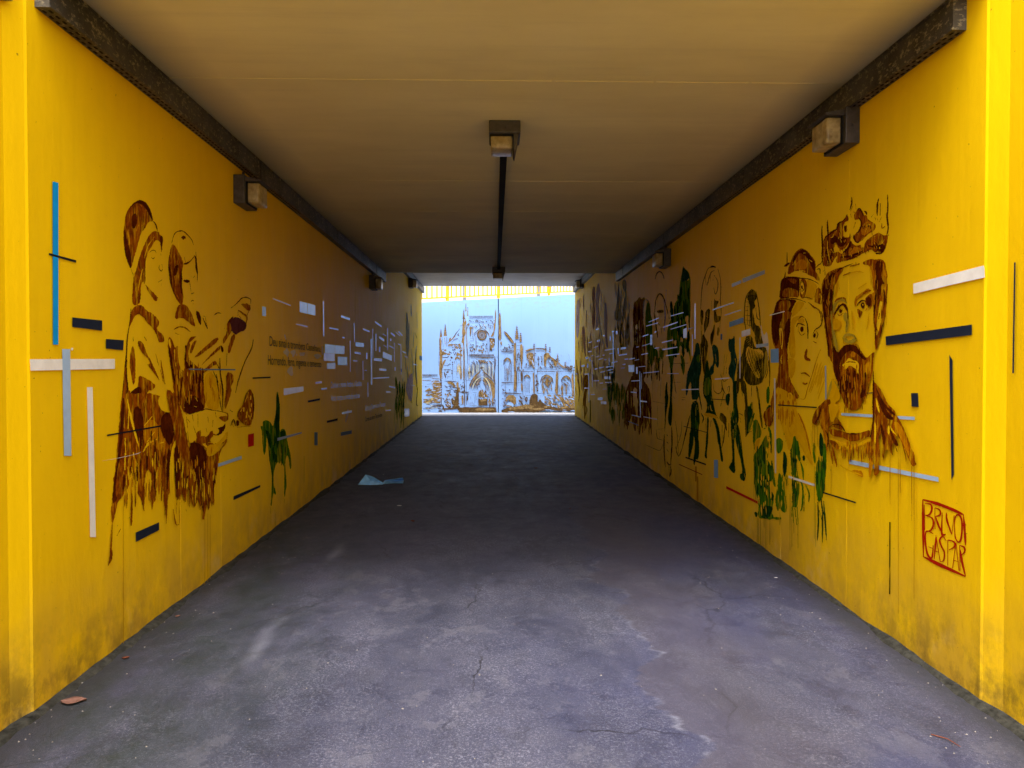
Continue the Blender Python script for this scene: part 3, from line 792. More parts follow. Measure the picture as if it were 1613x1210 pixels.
# brows, eyes
K.p('lite', '670,700 740,640 830,580 870,545 940,580 900,610 820,640 740,700 700,760 680,860 660,780')
K.S('mid', 26, '690,740 760,680 850,600 930,580')
K.p('mid', '840,700 900,640 960,640 965,800 900,880 860,830 830,760')
K.p('dark', '850,690 920,680 940,790 890,860 850,780')
K.S('dark', 24, '700,830 740,770 800,740 850,760')
K.p('dark', '760,780 820,770 830,830 800,880 765,840').p('y', '790,795 805,790 808,820 795,825', 1).p('mid', '705,860 720,960 750,1030 770,980 800,920 760,900')
K.S('lite', 22, '880,900 930,850', '830,910 870,860')
K.p('shade', '330,800 370,740 460,700 520,720 560,800 520,770 440,740 380,800 350,900 320,1000 305,900')
K.S('mid', 26, '350,760 400,720 500,700 530,760', '330,1000 370,920 430,800')
K.p('dark', '400,860 460,780 520,790 560,860 565,920 530,900 510,840 460,810 400,900 350,970 340,940')
K.p('dark', '425,880 465,860 470,920 440,945 418,920', 1).p('y', '452,870 462,868 460,890 450,890', 1)
K.S('mid', 10, '390,950 430,980 490,940')
K.p('shade', '480,960 540,920 555,1000 530,1080 500,1060')
K.S('dark', 16, '550,850 560,1000 550,1100 540,1215', '540,630 541,632')
K.S('shade', 40, '300,900 310,1060 320,1200')
# loose brushwork in crown, hair and face
K.z(1280, 300, 10.08)
for a in ((200, 330, 900, 1120), (420, 640, 880, 1040), (700, 900, 860, 980), (880, 1150, 760, 900), (420, 520, 540, 800), (760, 960, 520, 640)):
    K.streaks('dark', 5, *a, 40, 110, 13, .2).streaks('lite', 5, *a, 30, 90, 13, .3).streaks('y', 3, *a, 25, 60, 9, .2)
K.z(1280, 400, 10.086)
K.streaks('lite', 12, 200, 340, 320, 1000, 90, 220, 11, .02).streaks('dark', 12, 180, 330, 300, 1000, 90, 220, 13).streaks('dark', 12, 980, 1160, 140, 900, 90, 220, 13).streaks('lite', 12, 980, 1170, 140, 1000, 80, 200, 10)
K.S('wash', 30, '400,420 380,560 350,680', '900,200 930,340 930,500', '620,900 640,1100 640,1200').S('wash', 22, '560,320 700,280 820,300', '720,560 800,500 860,470', '900,940 880,1080 860,1200')
K.p('wash', '340,1020 400,1040 470,1100 420,1210 330,1215 320,1120', 1)
# beard
K.z(1280, 500, 7.564)
K.p('mid', '140,0 150,160 165,260 180,380 182,465 205,470 212,520 240,540 245,620 270,700 310,800 330,900 370,1010 400,1070 440,1100 470,1120 540,1090 600,1000 645,920 668,840 700,700 720,620 722,470 745,405 690,440 640,490 600,430 560,380 540,310 480,325 420,320 380,330 340,370 300,430 270,420 240,290 225,140 215,0')
K.p('mid', '855,0 845,120 800,240 790,300 768,370 755,400 740,340 742,200 738,0 770,0 752,120 758,240 800,130 822,0')
K.p('dark', '240,300 300,440 360,350 420,320 490,330 540,360 580,440 650,490 620,520 540,440 460,390 400,420 350,480 320,560 330,700 290,760 260,680 245,560')
K.p('y', '430,480 470,505 520,518 552,545 548,640 543,690 522,620 480,590 440,568 405,610 395,635 375,600 350,570 390,535')
K.S('mid', 14, '395,540 450,530 515,540')
K.streaks('dark', 14, 370, 520, 600, 760, 70, 150, 20)
K.p('lite', '470,400 520,430 500,480 440,460').p('lite', '620,560 700,520 690,620 650,700 600,640')
K.streaks('dark', 26, 300, 640, 640, 900, 70, 160, 17)
K.streaks('lite', 22, 330, 690, 560, 960, 60, 130, 12)
K.streaks('mid', 14, 380, 600, 960, 1060, 50, 90, 14)
K.S('dark', 18, '410,820 395,900 415,960', '490,800 510,900', '300,420 330,620', '170,250 190,360 185,460', '150,0 165,160 200,300', '230,200 240,420', '740,60 745,250', '840,60 800,250', '725,640 722,900 722,1200')
K.S('shade', 34, '375,270 390,210 480,215 520,260', '230,120 270,270 300,400', '405,0 410,90 400,180')
K.p('shade', '370,270 385,240 440,285 500,240 520,270 490,310 420,312 380,300')
K.S('dark', 12, '408,40 405,120', '360,240 370,310', '500,220 530,290')
K.p('wash', '240,700 300,820 340,960 290,1000 230,1060 190,1200 160,1200 170,960 205,800')
K.S('shade', 30, '225,760 200,880 170,980', '260,760 320,860')
# shoulders and cloak
K.z(1260, 600, 6.72)
K.p('mid', '280,190 240,230 180,290 140,360 125,440 150,465 175,470 200,400 210,460 240,520 280,560 300,620 300,500 320,470 480,540 440,440 330,330 330,200')
K.p('lite', '230,300 262,290 270,520 300,560 290,700 300,800 270,680 240,520')
K.p('mid', '300,500 400,520 500,550 560,560 620,555 700,530 745,520 740,590 680,610 600,640 560,640 520,640 470,610 400,590 330,580')
K.p('wash', '300,590 430,660 560,690 700,620 760,600 760,640 600,700 560,740 480,720 400,730 330,650')
K.p('mid', '620,560 740,530 740,585 640,600')
K.p('mid', '310,620 380,640 420,690 410,730 360,700 320,660')
K.streaks('mid', 22, 440, 760, 640, 720, 60, 150, 15)
K.streaks('lite', 14, 330, 760, 620, 700, 60, 120, 14)
K.S('mid', 20, '300,640 330,760 345,880', '340,700 370,800 390,910')
K.p('lite', '545,950 600,940 665,960 668,1030 620,1000 550,965')
K.S('wash', 16, '420,890 500,940 600,980 660,1000')
K.p('lite', '735,820 780,820 775,900 740,1040 725,980').p('mid', '745,815 778,815 770,880')
K.p('mid', '775,0 800,20 870,110 930,250 1000,310 1040,390 1090,480 1150,620 1180,720 1215,770 1218,850 1238,885 1200,915 1160,860 1120,740 1050,600 1000,560 1045,680 1020,700 990,640 970,720 985,790 950,750 920,720 900,760 885,835 865,780 880,640 850,540 830,620 850,760 835,870 840,960 810,1010 780,990 790,880 770,760 750,640 745,520 775,400')
K.p('y', '950,470 985,520 1040,600 1000,560 960,520')
K.p('y', '935,460 955,500 945,580 925,540', 1).p('y', '800,160 830,240 850,360 810,280', 1).p('y', '790,400 810,500 800,690 785,620', 1)
K.p('dark', '815,140 870,180 900,280 950,360 1000,400 960,420 900,380 860,300 830,220')
K.p('dark', '850,430 890,520 910,640 890,700 860,560').p('dark', '950,470 980,560 1040,660 1040,690 1000,680 960,580')
K.p('dark', '790,20 830,120 900,250 1030,370 980,360 890,270 830,160')
K.p('lite', '980,430 1050,440 1110,560 1150,680 1160,820 1110,700 1040,560')
K.S('dark', 16, '780,0 782,200 780,380 765,520 740,600', '1010,690 1030,750', '960,640 980,780', '890,660 885,830', '150,460 200,380 230,260', '180,460 190,380', '480,540 430,470 340,460', '270,520 300,600 290,700', '500,560 560,560 620,560')
K.p('wash', '300,230 420,250 400,340 360,430 330,440 310,350')
K.S('mid', 12, '1080,640 1110,760 1125,850')
K.z(1260, 600, 6.72)
K.drips('drip', 5, (130, 440, 700), (152, 440, 760), (190, 420, 700), (955, 740, 1210), (1040, 700, 1330), (1060, 700, 1190), (1180, 900, 1300), (1208, 900, 1420), (1120, 760, 860), (330, 900, 1210))
K.z(1380, 700, 4.652).drips('drip', 3.5, (101, 160, 440), (163, 100, 1240), (180, 180, 355), (262, 160, 560), (279, 150, 1130))
K.done()
# ============ the queen
Q = Fig('painted_queen', 'R', 'brown portrait of a queen in a tall hat, behind the king', seed=12, base=.0010)
Q.z(1200, 380, 10.083)
Q.p('mid', '410,520 420,430 460,320 490,240 550,160 620,110 680,125 740,170 790,240 845,310 860,400 850,480 900,540 915,640 870,620 810,560 740,540 700,500 640,490 560,470 500,480 440,530')
Q.p('lite', '560,330 640,280 720,330 720,420 660,460 580,440 530,460 500,420')
Q.p('dark', '620,130 680,130 740,180 800,280 850,350 840,500 800,430 740,300 680,220 600,180 560,240 520,320 480,330 510,230')
Q.S('y', 20, '660,190 700,185', '750,290 800,330', '530,330 490,380', '580,480 620,470 690,480')
Q.p('dark', '300,620 360,570 480,565 600,580 600,700 590,900 500,880 380,900 270,920 290,780')
Q.p('mid', '330,780 420,730 520,760 590,800 590,890 450,880 320,900').p('mid', '400,600 500,590 560,620 520,690 450,640')
Q.p('wash', '720,600 800,640 880,700 860,800 820,940 700,920 700,720')
Q.p('mid', '610,590 700,600 720,720 690,880 640,920 600,860').p('y', '610,640 650,630 680,720 670,800 640,860 610,800')
Q.S('dark', 12, '610,720 625,650 660,660 675,740 640,800 612,760').p('dark', '620,700 650,700 655,760 630,775', 1)
Q.p('mid', '880,720 950,780 955,1000 900,1000 820,950').S('y', 14, '880,800 870,920', '920,830 910,900', '930,1000 945,900 930,830')
Q.S('dark', 15, '400,180 402,300 398,370', '350,400 400,370 450,340', '380,490 350,600 300,640', '370,565 520,570 620,590 740,600 860,650 910,690', '270,920 400,905 560,920 700,970', '650,900 720,890 820,930', '855,420 900,380 940,350 960,290', '870,450 920,440 925,520', '970,480 1000,460')
Q.p('dark', '350,400 390,350 445,335 440,370 380,410', 1)
Q.p('mid', '960,290 1000,430 1000,560 1010,520 1000,400 975,300', 1)
Q.S('mid', 22, '740,970 830,1050 900,1090 950,1200', '900,560 920,640')
Q.p('dark', '250,920 400,920 560,930 520,1000 470,1100 440,1215 165,1215 200,1090')
Q.p('mid', '290,940 420,930 480,1000 420,1080 380,1215 240,1215 260,1050')
Q.p('wash', '560,950 680,970 650,1050 560,1150 480,1215 470,1130 530,1020')
Q.z(1200, 490, 7.567)
Q.p('mid', '125,0 360,0 345,80 340,180 330,300 300,420 310,560 320,700 330,800 380,920 440,1020 420,1060 380,1020 340,960 300,1000 250,940 180,900 150,1010 110,1060 100,1120 160,860 190,780 205,620 195,460 150,440 120,320 110,150')
Q.p('dark', '130,0 250,0 240,100 200,190 210,300 180,430 150,400 118,280 120,130').p('dark', '270,180 330,60 345,200 320,360 290,480 270,330')
Q.p('wash', '360,90 420,60 480,60 420,110 380,200 400,380 400,560 340,560 320,400 340,260 340,150').p('wash', '300,560 400,560 400,720 350,820 330,760 320,680')
Q.streaks('wash', 14, 640, 780, 600, 800, 100, 260, 16, -.3)
Q.p('y', '205,210 225,190 250,240 255,330 245,460 225,440 215,330').S('mid', 16, '230,230 235,330 230,420').S('y', 20, '230,570 240,630')
Q.S('dark', 14, '412,190 430,150 470,155 515,175', '515,90 540,150 548,240 548,330').S('mid', 12, '430,110 470,65 510,80')
Q.p('dark', '460,190 495,185 500,230 475,255 455,225', 1).S('mid', 9, '440,240 470,290 520,260', '440,180 430,250')
Q.p('wash', '430,110 480,80 510,110 500,140 440,150')
Q.S('dark', 13, '610,270 640,220 690,190 715,140 720,50 700,0', '700,0 705,120')
Q.p('dark', '610,280 640,260 645,300 620,330', 1).S('mid', 8, '650,240 670,280 650,330').S('mid', 24, '610,360 650,385')
Q.p('mid', '535,440 545,480 530,550 590,580 570,600 505,580 505,510').p('mid', '460,735 520,725 570,770 575,790 520,750 470,750').S('mid', 20, '485,850 510,870 545,860')
Q.S('lite', 8, '700,460 660,560 600,760 540,940 510,1050 450,1040')
Q.S('mid', 18, '330,820 390,940 450,1030').S('lite', 20, '300,960 330,1060', '200,900 220,1100')
Q.p('wash', '170,900 250,930 330,980 430,1060 400,1215 110,1215 110,1120')
Q.streaks('lite', 16, 130, 400, 940, 1080, 60, 120, 18)
Q.p('mid', '110,1040 150,1000 150,1215 105,1215').S('y', 22, '240,520 225,600')
Q.z(1170, 640, 5.5)
Q.p('wash', '300,0 460,0 470,60 520,180 570,320 605,470 600,520 540,420 480,300 440,240 430,340 400,400 380,300 340,180 310,90')
Q.p('wash', '330,100 420,100 410,200 400,380 440,420 400,380 360,250')
Q.S('lite', 16, '480,60 540,200 590,420', '400,60 410,180', '340,0 350,130', '430,20 450,90')
Q.p('mid', '170,60 240,0 270,0 265,120 240,180 200,170').streaks('lite', 10, 300, 440, 0, 60, 60, 150, 14)
Q.done()
# ============ knight with mail hood
N = Fig('painted_knight', 'R', 'olive black painted knight in a mail hood, seen in profile', seed=13, jit=.25)
N.z(1140, 440, 6.722)
N.p('oli', '300,100 340,130 355,200 320,240 340,290 300,330 320,390 330,480 385,500 395,590 420,680 400,720 345,730 340,620 320,560 290,520 280,400 270,240 240,200 270,130')
N.p('y', '355,215 365,300 378,360 385,490 350,480 330,400 310,330 345,280 350,240')
N.S('ink', 9, '300,100 255,150 230,220 220,330 220,440 232,520 240,610', '340,120 358,210 375,320 385,440 390,500', '345,350 355,410 380,430', '340,300 345,360', '240,200 290,170 340,180', '235,240 280,240', '230,290 275,290', '225,330 280,330', '225,380 280,385', '228,430 285,440', '235,480 290,490', '260,150 300,130', '260,180 250,480', '285,160 275,500', '240,560 290,560')
N.p('oli', '240,600 300,600 320,700 345,730 440,710 460,780 440,950 420,1080 380,1110 300,1130 240,1100 200,1000 160,960 150,880 200,790 215,680')
N.p('y', '250,700 300,740 400,740 430,800 400,980 380,1060 330,1020 300,960 250,880 230,800')
for i in range(15):
    x = 240 + i * 15; N.S('ink', 8, [(x + 30, 700 + i * 9 + N.r.uniform(-15, 15)), (x + 12, 800 + i * 13), (x - 10, 880 + i * 13 + N.r.uniform(-20, 20))])
for i in range(10):
    x = 290 + i * 14; N.S('oli', 10, [(x + 25, 760 + i * 6), (x, 880 + i * 8), (x - 25, 980 + i * 9)])
N.S('y', 7, *[f'{230+i*9},{640+i*17} {255+i*8},{620+i*18}' for i in range(6)])
N.S('oli', 22, '200,800 240,930 330,1080', '270,1000 240,1080', '430,760 450,860 410,1040', '330,610 360,680 420,690')
N.p('shade', '440,740 470,800 450,960 420,1060 430,900')
N.S('ink', 9, '455,740 480,860 487,1000 485,1130', '290,1130 295,1210', '345,1110 360,1210')
N.p('plaster', '390,455 410,560 430,600 460,540 480,720 470,760 480,900 460,740 420,680 400,600')
N.p('oli', '150,880 215,800 240,900 200,1000 230,1210 195,1210 170,1050 160,1210 130,1210 140,1000')
N.z(1130, 600, 6.05)
N.p('oli', '232,0 270,0 285,150 290,300 278,520 268,540 262,400 265,200').p('oli', '270,0 440,0 400,30 320,45 290,30')
N.p('oli', '365,40 385,60 405,200 435,450 420,450 405,340 390,220')
N.S('ink', 7, '327,50 325,150', '335,200 340,400', '225,60 240,150', '495,0 495,60')
N.done()
# ============ outline bust of a woman in a veil
V = Fig('painted_veiled_bust', 'R', 'thin dark outline of a long-haired bust between green figures', seed=14, jit=.2)
V.z(1070, 400, 7.567)
V.S('ink', 8, '430,150 350,170 310,260 275,380 262,520 255,660', '460,180 490,300 495,440 490,540 500,700 490,780', '420,200 380,220 340,340 330,380', '310,270 320,370', '350,280 345,350', '370,240 370,330', '385,560 380,680', '410,280 400,320', '430,270 460,340 455,430 430,480 410,400', '480,540 500,600')
V.S('ink', 22, '370,160 400,150 435,160', '415,265 425,262')
V.p('oli', '255,660 285,670 290,740 275,860 260,840 250,760').p('oli', '310,680 370,640 360,760 350,850 320,900 300,960 290,850 310,760')
V.p('oli', '415,520 430,560 480,560 440,620 440,740 500,740 490,800 420,830 410,720').p('oli', '420,820 425,920 400,1040 385,1110 370,1060 370,960 395,920')
V.p('oli', '460,860 480,900 465,990 445,960', 1).p('oli', '280,940 310,1000 340,1050 345,1110 310,1130 290,1210 265,1210 250,1100 265,1040')
V.S('ink', 8, '260,860 265,1040', '300,900 300,1000', '490,780 480,930', '430,640 440,760', '340,700 350,830')
V.S('y', 8, '320,740 345,760', '270,760 275,820', '425,600 430,690')
V.z(1070, 540, 7.567)
V.p('oli', '250,0 340,0 345,60 320,180 310,380 290,380 270,200 250,60').S('y', 9, '275,60 280,200', '300,40 300,160')
V.S('ink', 7, '410,560 430,590 460,605 495,595', '490,370 530,460 580,430', '500,440 520,560 550,610', '400,480 410,560', '540,140 530,250', '570,140 555,240', '540,280 525,380', '565,290 560,370', '0,245 105,243', '20,650 70,650', '30,680 70,680', '570,540 600,520 590,600', '570,800 590,740')
V.done()
# ============ green crowd, lower right
F = Fig('painted_green_crowd', 'R', 'ragged green crowd of small standing figures with drips under the queen', seed=21, base=.003)
F.z(1170, 640, 5.5)
F.p('grn', '90,420 130,380 170,310 200,240 215,300 220,420 210,470 250,520 270,600 250,640 230,700 270,780 260,850 250,960 330,960 335,985 200,975 150,975 130,950 140,860 100,700 100,560', jit=.7)
F.p('grn', '85,130 120,110 140,150 165,240 130,290 100,400 90,300').p('wash', '100,300 160,260 130,380 105,400')
F.p('gdk', '10,0 85,0 80,120 60,190 30,270 22,200').p('gdk', '195,80 220,0 250,0 240,90 210,170 200,190')
F.S('grn', 22, '100,60 70,140 50,220', '220,180 240,240 245,400', '200,190 180,200', '250,470 265,620 280,700')
F.p('grn', '285,290 310,270 345,290 350,350 330,400 300,410 290,360').p('gdk', '350,380 380,420 385,540 360,630 345,540 350,450')
F.p('grn', '310,570 335,600 330,700 370,760 385,860 375,925 340,915 320,880 310,915 290,880 280,800 300,700', jit=.6)
F.p('grn', '420,350 440,290 435,210 450,205 460,290 480,310 495,380 500,480 480,470 475,420 455,420 470,560 490,640 490,740 470,880 425,870 430,700 420,520 405,370', jit=.6)
F.S('grn', 14, '430,860 440,1010', '450,880 470,1030', '470,870 480,1020', '425,870 425,960', '500,480 520,560 525,640', '490,640 520,700 515,860 500,910', '545,680 575,760 570,830', '530,760 530,910', '380,260 375,300', '350,200 360,250', '520,440 535,470')
F.p('gdk', '515,425 540,425 540,470 520,475', 1).p('gdk', '665,230 680,230 700,300 695,430 675,440 660,370').p('grn', '610,310 630,330 625,400 635,480 620,500 605,400')
F.p('grn', '640,480 665,460 690,500 700,300 725,340 722,560 705,700 690,800 650,840 635,720 628,600', jit=.5)
F.S('gdk', 12, '650,830 655,1000 645,1160', '680,800 690,900 710,960', '690,900 690,1010 690,1180', '680,440 690,700', '700,820 715,1020 725,1160', '660,900 690,1000')
F.p('gdk', '100,910 130,920 125,965 105,950', 1).p('gdk', '140,850 180,870 250,860 260,900 230,970 160,975 150,900', jit=.6).p('gdk', '230,720 270,760 265,830 240,800')
F.streaks('gdk', 26, 105, 260, 300, 760, 50, 130, 11).streaks('grn', 16, 290, 385, 560, 800, 50, 110, 9).streaks('gdk', 10, 425, 490, 320, 780, 40, 100, 9).streaks('gdk', 8, 640, 715, 420, 760, 60, 120, 9)
F.streaks('y', 26, 130, 260, 560, 880, 30, 90, 7, .05).streaks('y', 10, 200, 260, 240, 480, 30, 70, 9).streaks('y', 10, 300, 380, 560, 840, 30, 80, 6).streaks('y', 6, 440, 490, 420, 700, 30, 80, 6)
F.S('ink', 4, '110,400 150,360 190,290', '215,260 240,270 240,300', '400,400 420,430 430,560', '25,270 45,230 75,190')
F.drips('gdrip', 3.5, (98, 300, 820), (112, 700, 840), (125, 960, 1230), (135, 970, 1240), (152, 960, 1230), (185, 970, 1050), (200, 960, 1240), (235, 970, 1200), (322, 920, 1030), (410, 760, 1250), (425, 980, 1220), (478, 1020, 1230), (443, 1010, 1100), (620, 520, 1150), (630, 840, 1220))
F.done()
# ============ dark striding figures
A = Fig('painted_striding_figure', 'R', 'dark green standing figure with a cloak and sword, two legs apart', seed=22, jit=.3, base=.002)
A.z(1070, 540, 7.567)
A.p('teal', '195,0 235,0 250,100 265,260 260,360 240,400 235,560 240,660 160,690 145,640 140,450 110,520 100,600 80,640 75,560 85,440 95,360 130,270 160,180 190,90')
A.p('grn', '200,160 250,130 245,240 210,230', 1)
A.p('gdk', '150,700 220,690 235,800 245,900 230,1040 225,1210 190,1210 175,1090 165,1210 120,1210 135,1050 140,960 130,860')
A.S('ink', 14, '125,870 90,1020 50,1200').S('gdk', 14, '230,560 250,700 270,800', '260,840 290,900 270,960')
A.S('y', 10, '165,700 190,720', '205,740 215,800', '240,700 250,760')
A.streaks('gdk', 8, 140, 240, 300, 600, 60, 120, 16).streaks('grn', 6, 190, 240, 760, 1000, 60, 120, 12)
A.z(1060, 600, 5.044)
A.p('gdk', '135,390 160,380 165,480 150,560 135,610 120,630 125,520').p('gdk', '170,400 205,460 210,560 200,630 180,620 170,680 160,640 175,540')
A.S('ink', 6, '135,285 100,420 75,530', '75,530 45,600 20,520')
A.drips('drip', 14, (182, 680, 800), (195, 760, 990))
A.done()
B2 = Fig('painted_striding_figure', 'R', 'dark green figure in a short kilt with a wide stance, centre of the green group', seed=23, jit=.3, base=.0022)
B2.z(1070, 540, 7.567)
B2.p('teal', '385,30 430,20 470,80 475,300 440,290 430,240 410,290 415,360 370,400 355,340 370,290 410,240 400,130')
B2.p('gdk', '320,200 345,220 350,300 385,400 385,640 410,720 430,840 460,900 480,900 450,900 370,880 300,870 330,800 330,700 280,620 290,420 310,330')
B2.p('grn', '300,440 350,400 380,460 370,600 320,640 290,600').p('wash', '300,840 380,840 465,880 450,905 380,890 300,870')
B2.p('gdk', '330,890 355,890 345,1050 340,1210 320,1210 330,1050').p('gdk', '390,890 440,910 465,1010 485,1210 460,1210 445,1060 420,960')
B2.S('y', 9, '370,740 380,800 400,810', '380,640 385,690', '430,130 440,230', '350,760 350,800').S('ink', 8, '315,890 320,1040', '380,920 370,1000', '410,690 400,760')
B2.z(1060, 600, 5.044)
B2.p('gdk', '265,400 282,400 278,500 268,590 272,620 250,610 258,540').p('gdk', '340,330 360,350 375,430 385,540 400,620 395,650 380,630 370,540 350,430')
B2.done()
D = Fig('painted_striding_figure', 'R', 'slim dark green striding figure with big round feet', seed=24, jit=.28, base=.0024)
D.z(1140, 440, 6.722)
D.p('teal', '48,630 95,630 112,590 120,640 115,720 130,800 145,860 130,960 110,1040 125,1215 98,1215 95,1060 50,1020 50,930 75,880 75,790 50,740')
D.S('y', 10, '120,840 135,900', '75,770 65,800').S('ink', 7, '150,850 165,840', '140,870 150,940')
D.z(1130, 600, 6.05)
D.p('gdk', '145,0 195,0 190,120 185,220 205,330 200,400 165,440 130,400 125,340 155,340 150,200')
D.p('gdk', '125,340 165,380 165,480 160,600 165,760 172,885 140,870 108,830 120,800 145,760 140,640 130,500')
D.p('gdk', '175,400 205,430 215,560 235,660 255,800 272,870 268,930 255,962 215,930 212,890 240,880 225,760 190,640 170,560')
D.S('ink', 6, '200,430 220,540 240,690', '200,310 230,320 240,330', '120,280 130,350', '215,350 225,400')
D.S('y', 8, '150,370 158,400', '180,350 178,400', '150,460 150,560', '255,880 262,920').streaks('grn', 8, 130, 210, 200, 620, 50, 120, 10)
D.done()
E_ = Fig('painted_small_green_figures', 'R', 'faint olive green small figures between the striding ones', seed=25, jit=.3, base=.0018)
E_.z(1130, 600, 6.05)
E_.p('oli', '25,300 50,310 90,350 85,420 95,480 80,470 60,400 20,370').p('gdk', '80,130 120,110 120,160 110,230 95,240 75,190')
E_.p('grn', '330,190 325,260 310,290 320,340 290,470 275,520 270,430 295,280 310,230').p('grn', '470,70 490,45 500,100 495,210 470,220 465,130').p('gdk', '460,270 500,220 540,260 520,350 480,400 455,440 455,360')
E_.p('grn', '340,460 380,370 415,450 420,530 380,560 340,620')
E_.S('oli', 10, '60,120 30,240', '45,420 45,600', '70,440 60,560 40,640', '110,400 105,540', '100,60 95,100')
E_.S('ink', 5, '5,130 40,100 45,60 75,120', '280,520 300,490 330,480', '310,450 320,470', '350,620 400,660 430,600', '480,540 500,560 490,580')
E_.done()
# ============ tall dark green rider and far figures
T_ = Fig('painted_rearing_horse', 'R', 'tall dark green painted horseman in the middle of the right wall', seed=26, jit=.3, base=.0014)
T_.z(970, 400, 6.046)
T_.p('grn', '640,110 655,140 690,170 705,210 712,250 708,400 712,560 700,660 690,600 680,480 665,560 660,680 650,800 690,830 700,900 640,910 610,860 600,960 560,960 545,1050 530,1210 518,1210 520,1080 490,940 485,760 510,640 560,600 565,470 600,430 610,280 625,210')
T_.p('y', '675,235 695,225 698,250 680,255', 1).p('teal', '640,120 690,180 700,240 650,260 620,280 630,200')
T_.p('grn', '610,950 650,990 660,1060 650,1160 635,1130 615,1040 630,1050').p('grn', '690,860 710,930 715,1040 700,960 680,900')
T_.streaks('gdk', 26, 510, 700, 280, 860, 80, 200, 20).streaks('y', 10, 500, 660, 560, 900, 30, 90, 7)
T_.S('grn', 16, '600,430 570,480 580,540', '700,280 705,600')
T_.z(970, 580, 6.723)
T_.p('gdk', '580,0 600,0 605,150 590,330 600,420 590,600 575,620 550,560 560,440 575,330').p('gdk', '520,210 545,120 545,250 560,330 530,500 525,600 515,700 520,560')
T_.S('ink', 12, '605,60 640,270', '515,700 510,850 525,1050', '590,620 595,800 580,1020', '540,990 560,1020 580,1020', '560,1030 570,1150', '580,1030 585,1100 570,1150', '540,700 550,720', '540,780 555,800', '540,860 560,890')
T_.S('ink', 4, '310,810 400,850 470,870 500,800', '430,740 500,770', '430,650 440,740 495,760', '440,650 510,640', '465,680 465,750', '380,350 520,375', '630,560 650,700 665,930', '700,560 690,700 640,860 665,935', '650,720 690,720', '640,780 680,790', '600,150 690,150', '700,310 740,310', '700,340 730,335', '390,30 385,330', '480,100 470,330', '370,480 375,800', '440,400 445,620', '610,300 625,325', '410,20 400,160')
T_.done()
H = Fig('painted_haloed_head', 'R', 'faint grey green head inside a pointed arch outline', seed=27, jit=.25, base=.0012)
H.z(970, 400, 6.046)
H.S('oli', 12, '370,560 380,450 400,400 420,380 450,410 480,500 510,620', '375,240 390,190 415,168 445,190 460,240', '365,560 380,660 400,800')
H.S('grey', 12, '455,430 470,560 465,680 460,740').p('oli', '390,540 450,530 460,560 400,565')
H.p('grn', '280,560 300,450 325,470 335,600 350,640 345,900 400,900 390,1000 370,960 340,1100 320,1020 300,960 280,780')
H.streaks('grn', 16, 300, 480, 860, 1000, 60, 160, 11).streaks('oli', 18, 290, 450, 960, 1100, 60, 130, 9).S('grey', 10, '260,640 262,480 290,435 320,470', '480,340 475,480')
H.S('oli', 8, '430,700 440,770', '400,660 420,680', '470,600 460,680')
H.done()
RR = Fig('painted_red_figure', 'R', 'dark red crowned robed figure further down the right wall', seed=28, jit=.3, base=.0016)
RR.z(970, 400, 6.046)
RR.p('pmid', '163,540 178,440 190,460 230,400 240,440 275,400 275,480 260,540 270,700 285,830 275,960 290,1215 150,1215 165,1100 155,960 175,800 165,660')
RR.p('y', '180,690 210,660 212,780 200,900 180,850', 1)
RR.streaks('dark', 14, 170, 280, 480, 1000, 80, 200, 12).S('lilac', 5, '245,680 240,760', '195,740 205,780')
RR.z(970, 580, 6.723)
RR.p('pmid', '180,60 290,40 290,130 350,200 370,300 380,480 375,660 350,600 330,540 320,680 300,560 270,600 250,730 235,640 215,560 210,690 180,600 170,480 150,560 120,580 95,520 85,400 100,260 130,170')
RR.p('y', '180,230 205,200 235,240 240,420 220,540 200,380 185,420').p('y', '115,250 135,230 125,420', 1)
RR.streaks('dark', 22, 100, 370, 200, 540, 60, 160, 14).streaks('pmid', 18, 100, 375, 480, 600, 50, 130, 9)
RR.z(970, 400, 6.046).streaks('y', 10, 165, 270, 560, 980, 40, 110, 5).z(970, 580, 6.723).streaks('y', 16, 110, 370, 260, 640, 60, 150, 6)
RR.done()
# ============ far group on the right wall
Z = Fig('painted_far_figures', 'R', 'grey, mauve and green brushed figures near the far end of the right wall', seed=29, jit=.2, base=.0012)
Z.z(900, 430, 8.07)
Z.p('mauve', '265,200 290,160 305,210 305,400 300,700 270,720 258,560 260,380').p('lilac', '315,200 350,110 360,200 372,230 350,330 350,540 360,620 330,700 300,740 318,560 308,400')
Z.p('lilac', '75,340 100,340 105,600 95,800 70,840 55,700 60,450').p('mauve', '145,250 160,300 165,460 150,480', 1).p('mauve', '130,700 170,660 180,900 185,1100 150,940')
Z.p('lilac', '420,400 440,370 455,480 460,600 450,760 470,960 440,940 425,760 415,560').streaks('mauve', 26, 200, 410, 760, 950, 80, 240, 6)
Z.p('grey', '570,440 590,200 600,100 615,240 600,440 640,500 640,600 560,620 545,520').p('grey', '665,330 690,280 690,480 670,600 650,640').p('grey', '720,470 740,640 735,800 700,860 690,780 705,620')
Z.p('grey', '640,90 700,80 700,240 660,240').S('grey', 12, '635,210 630,330 620,500', '650,600 640,740 660,830', '600,560 610,700', '550,700 560,830', '660,240 650,330', '730,360 725,460', '705,860 710,980', '545,480 550,600', '360,620 365,940', '380,720 385,1000')
Z.S('oli', 22, '600,460 580,600', '640,640 620,820 640,960', '540,740 530,900 560,1100').streaks('grey', 30, 550, 740, 120, 780, 60, 200, 5).streaks('oli', 20, 540, 740, 300, 900, 60, 180, 8)
Z.streaks('mauve', 14, 60, 300, 300, 1000, 80, 200, 7).streaks('lilac', 12, 300, 470, 200, 900, 80, 160, 5)
Z.z(900, 560, 8.07)
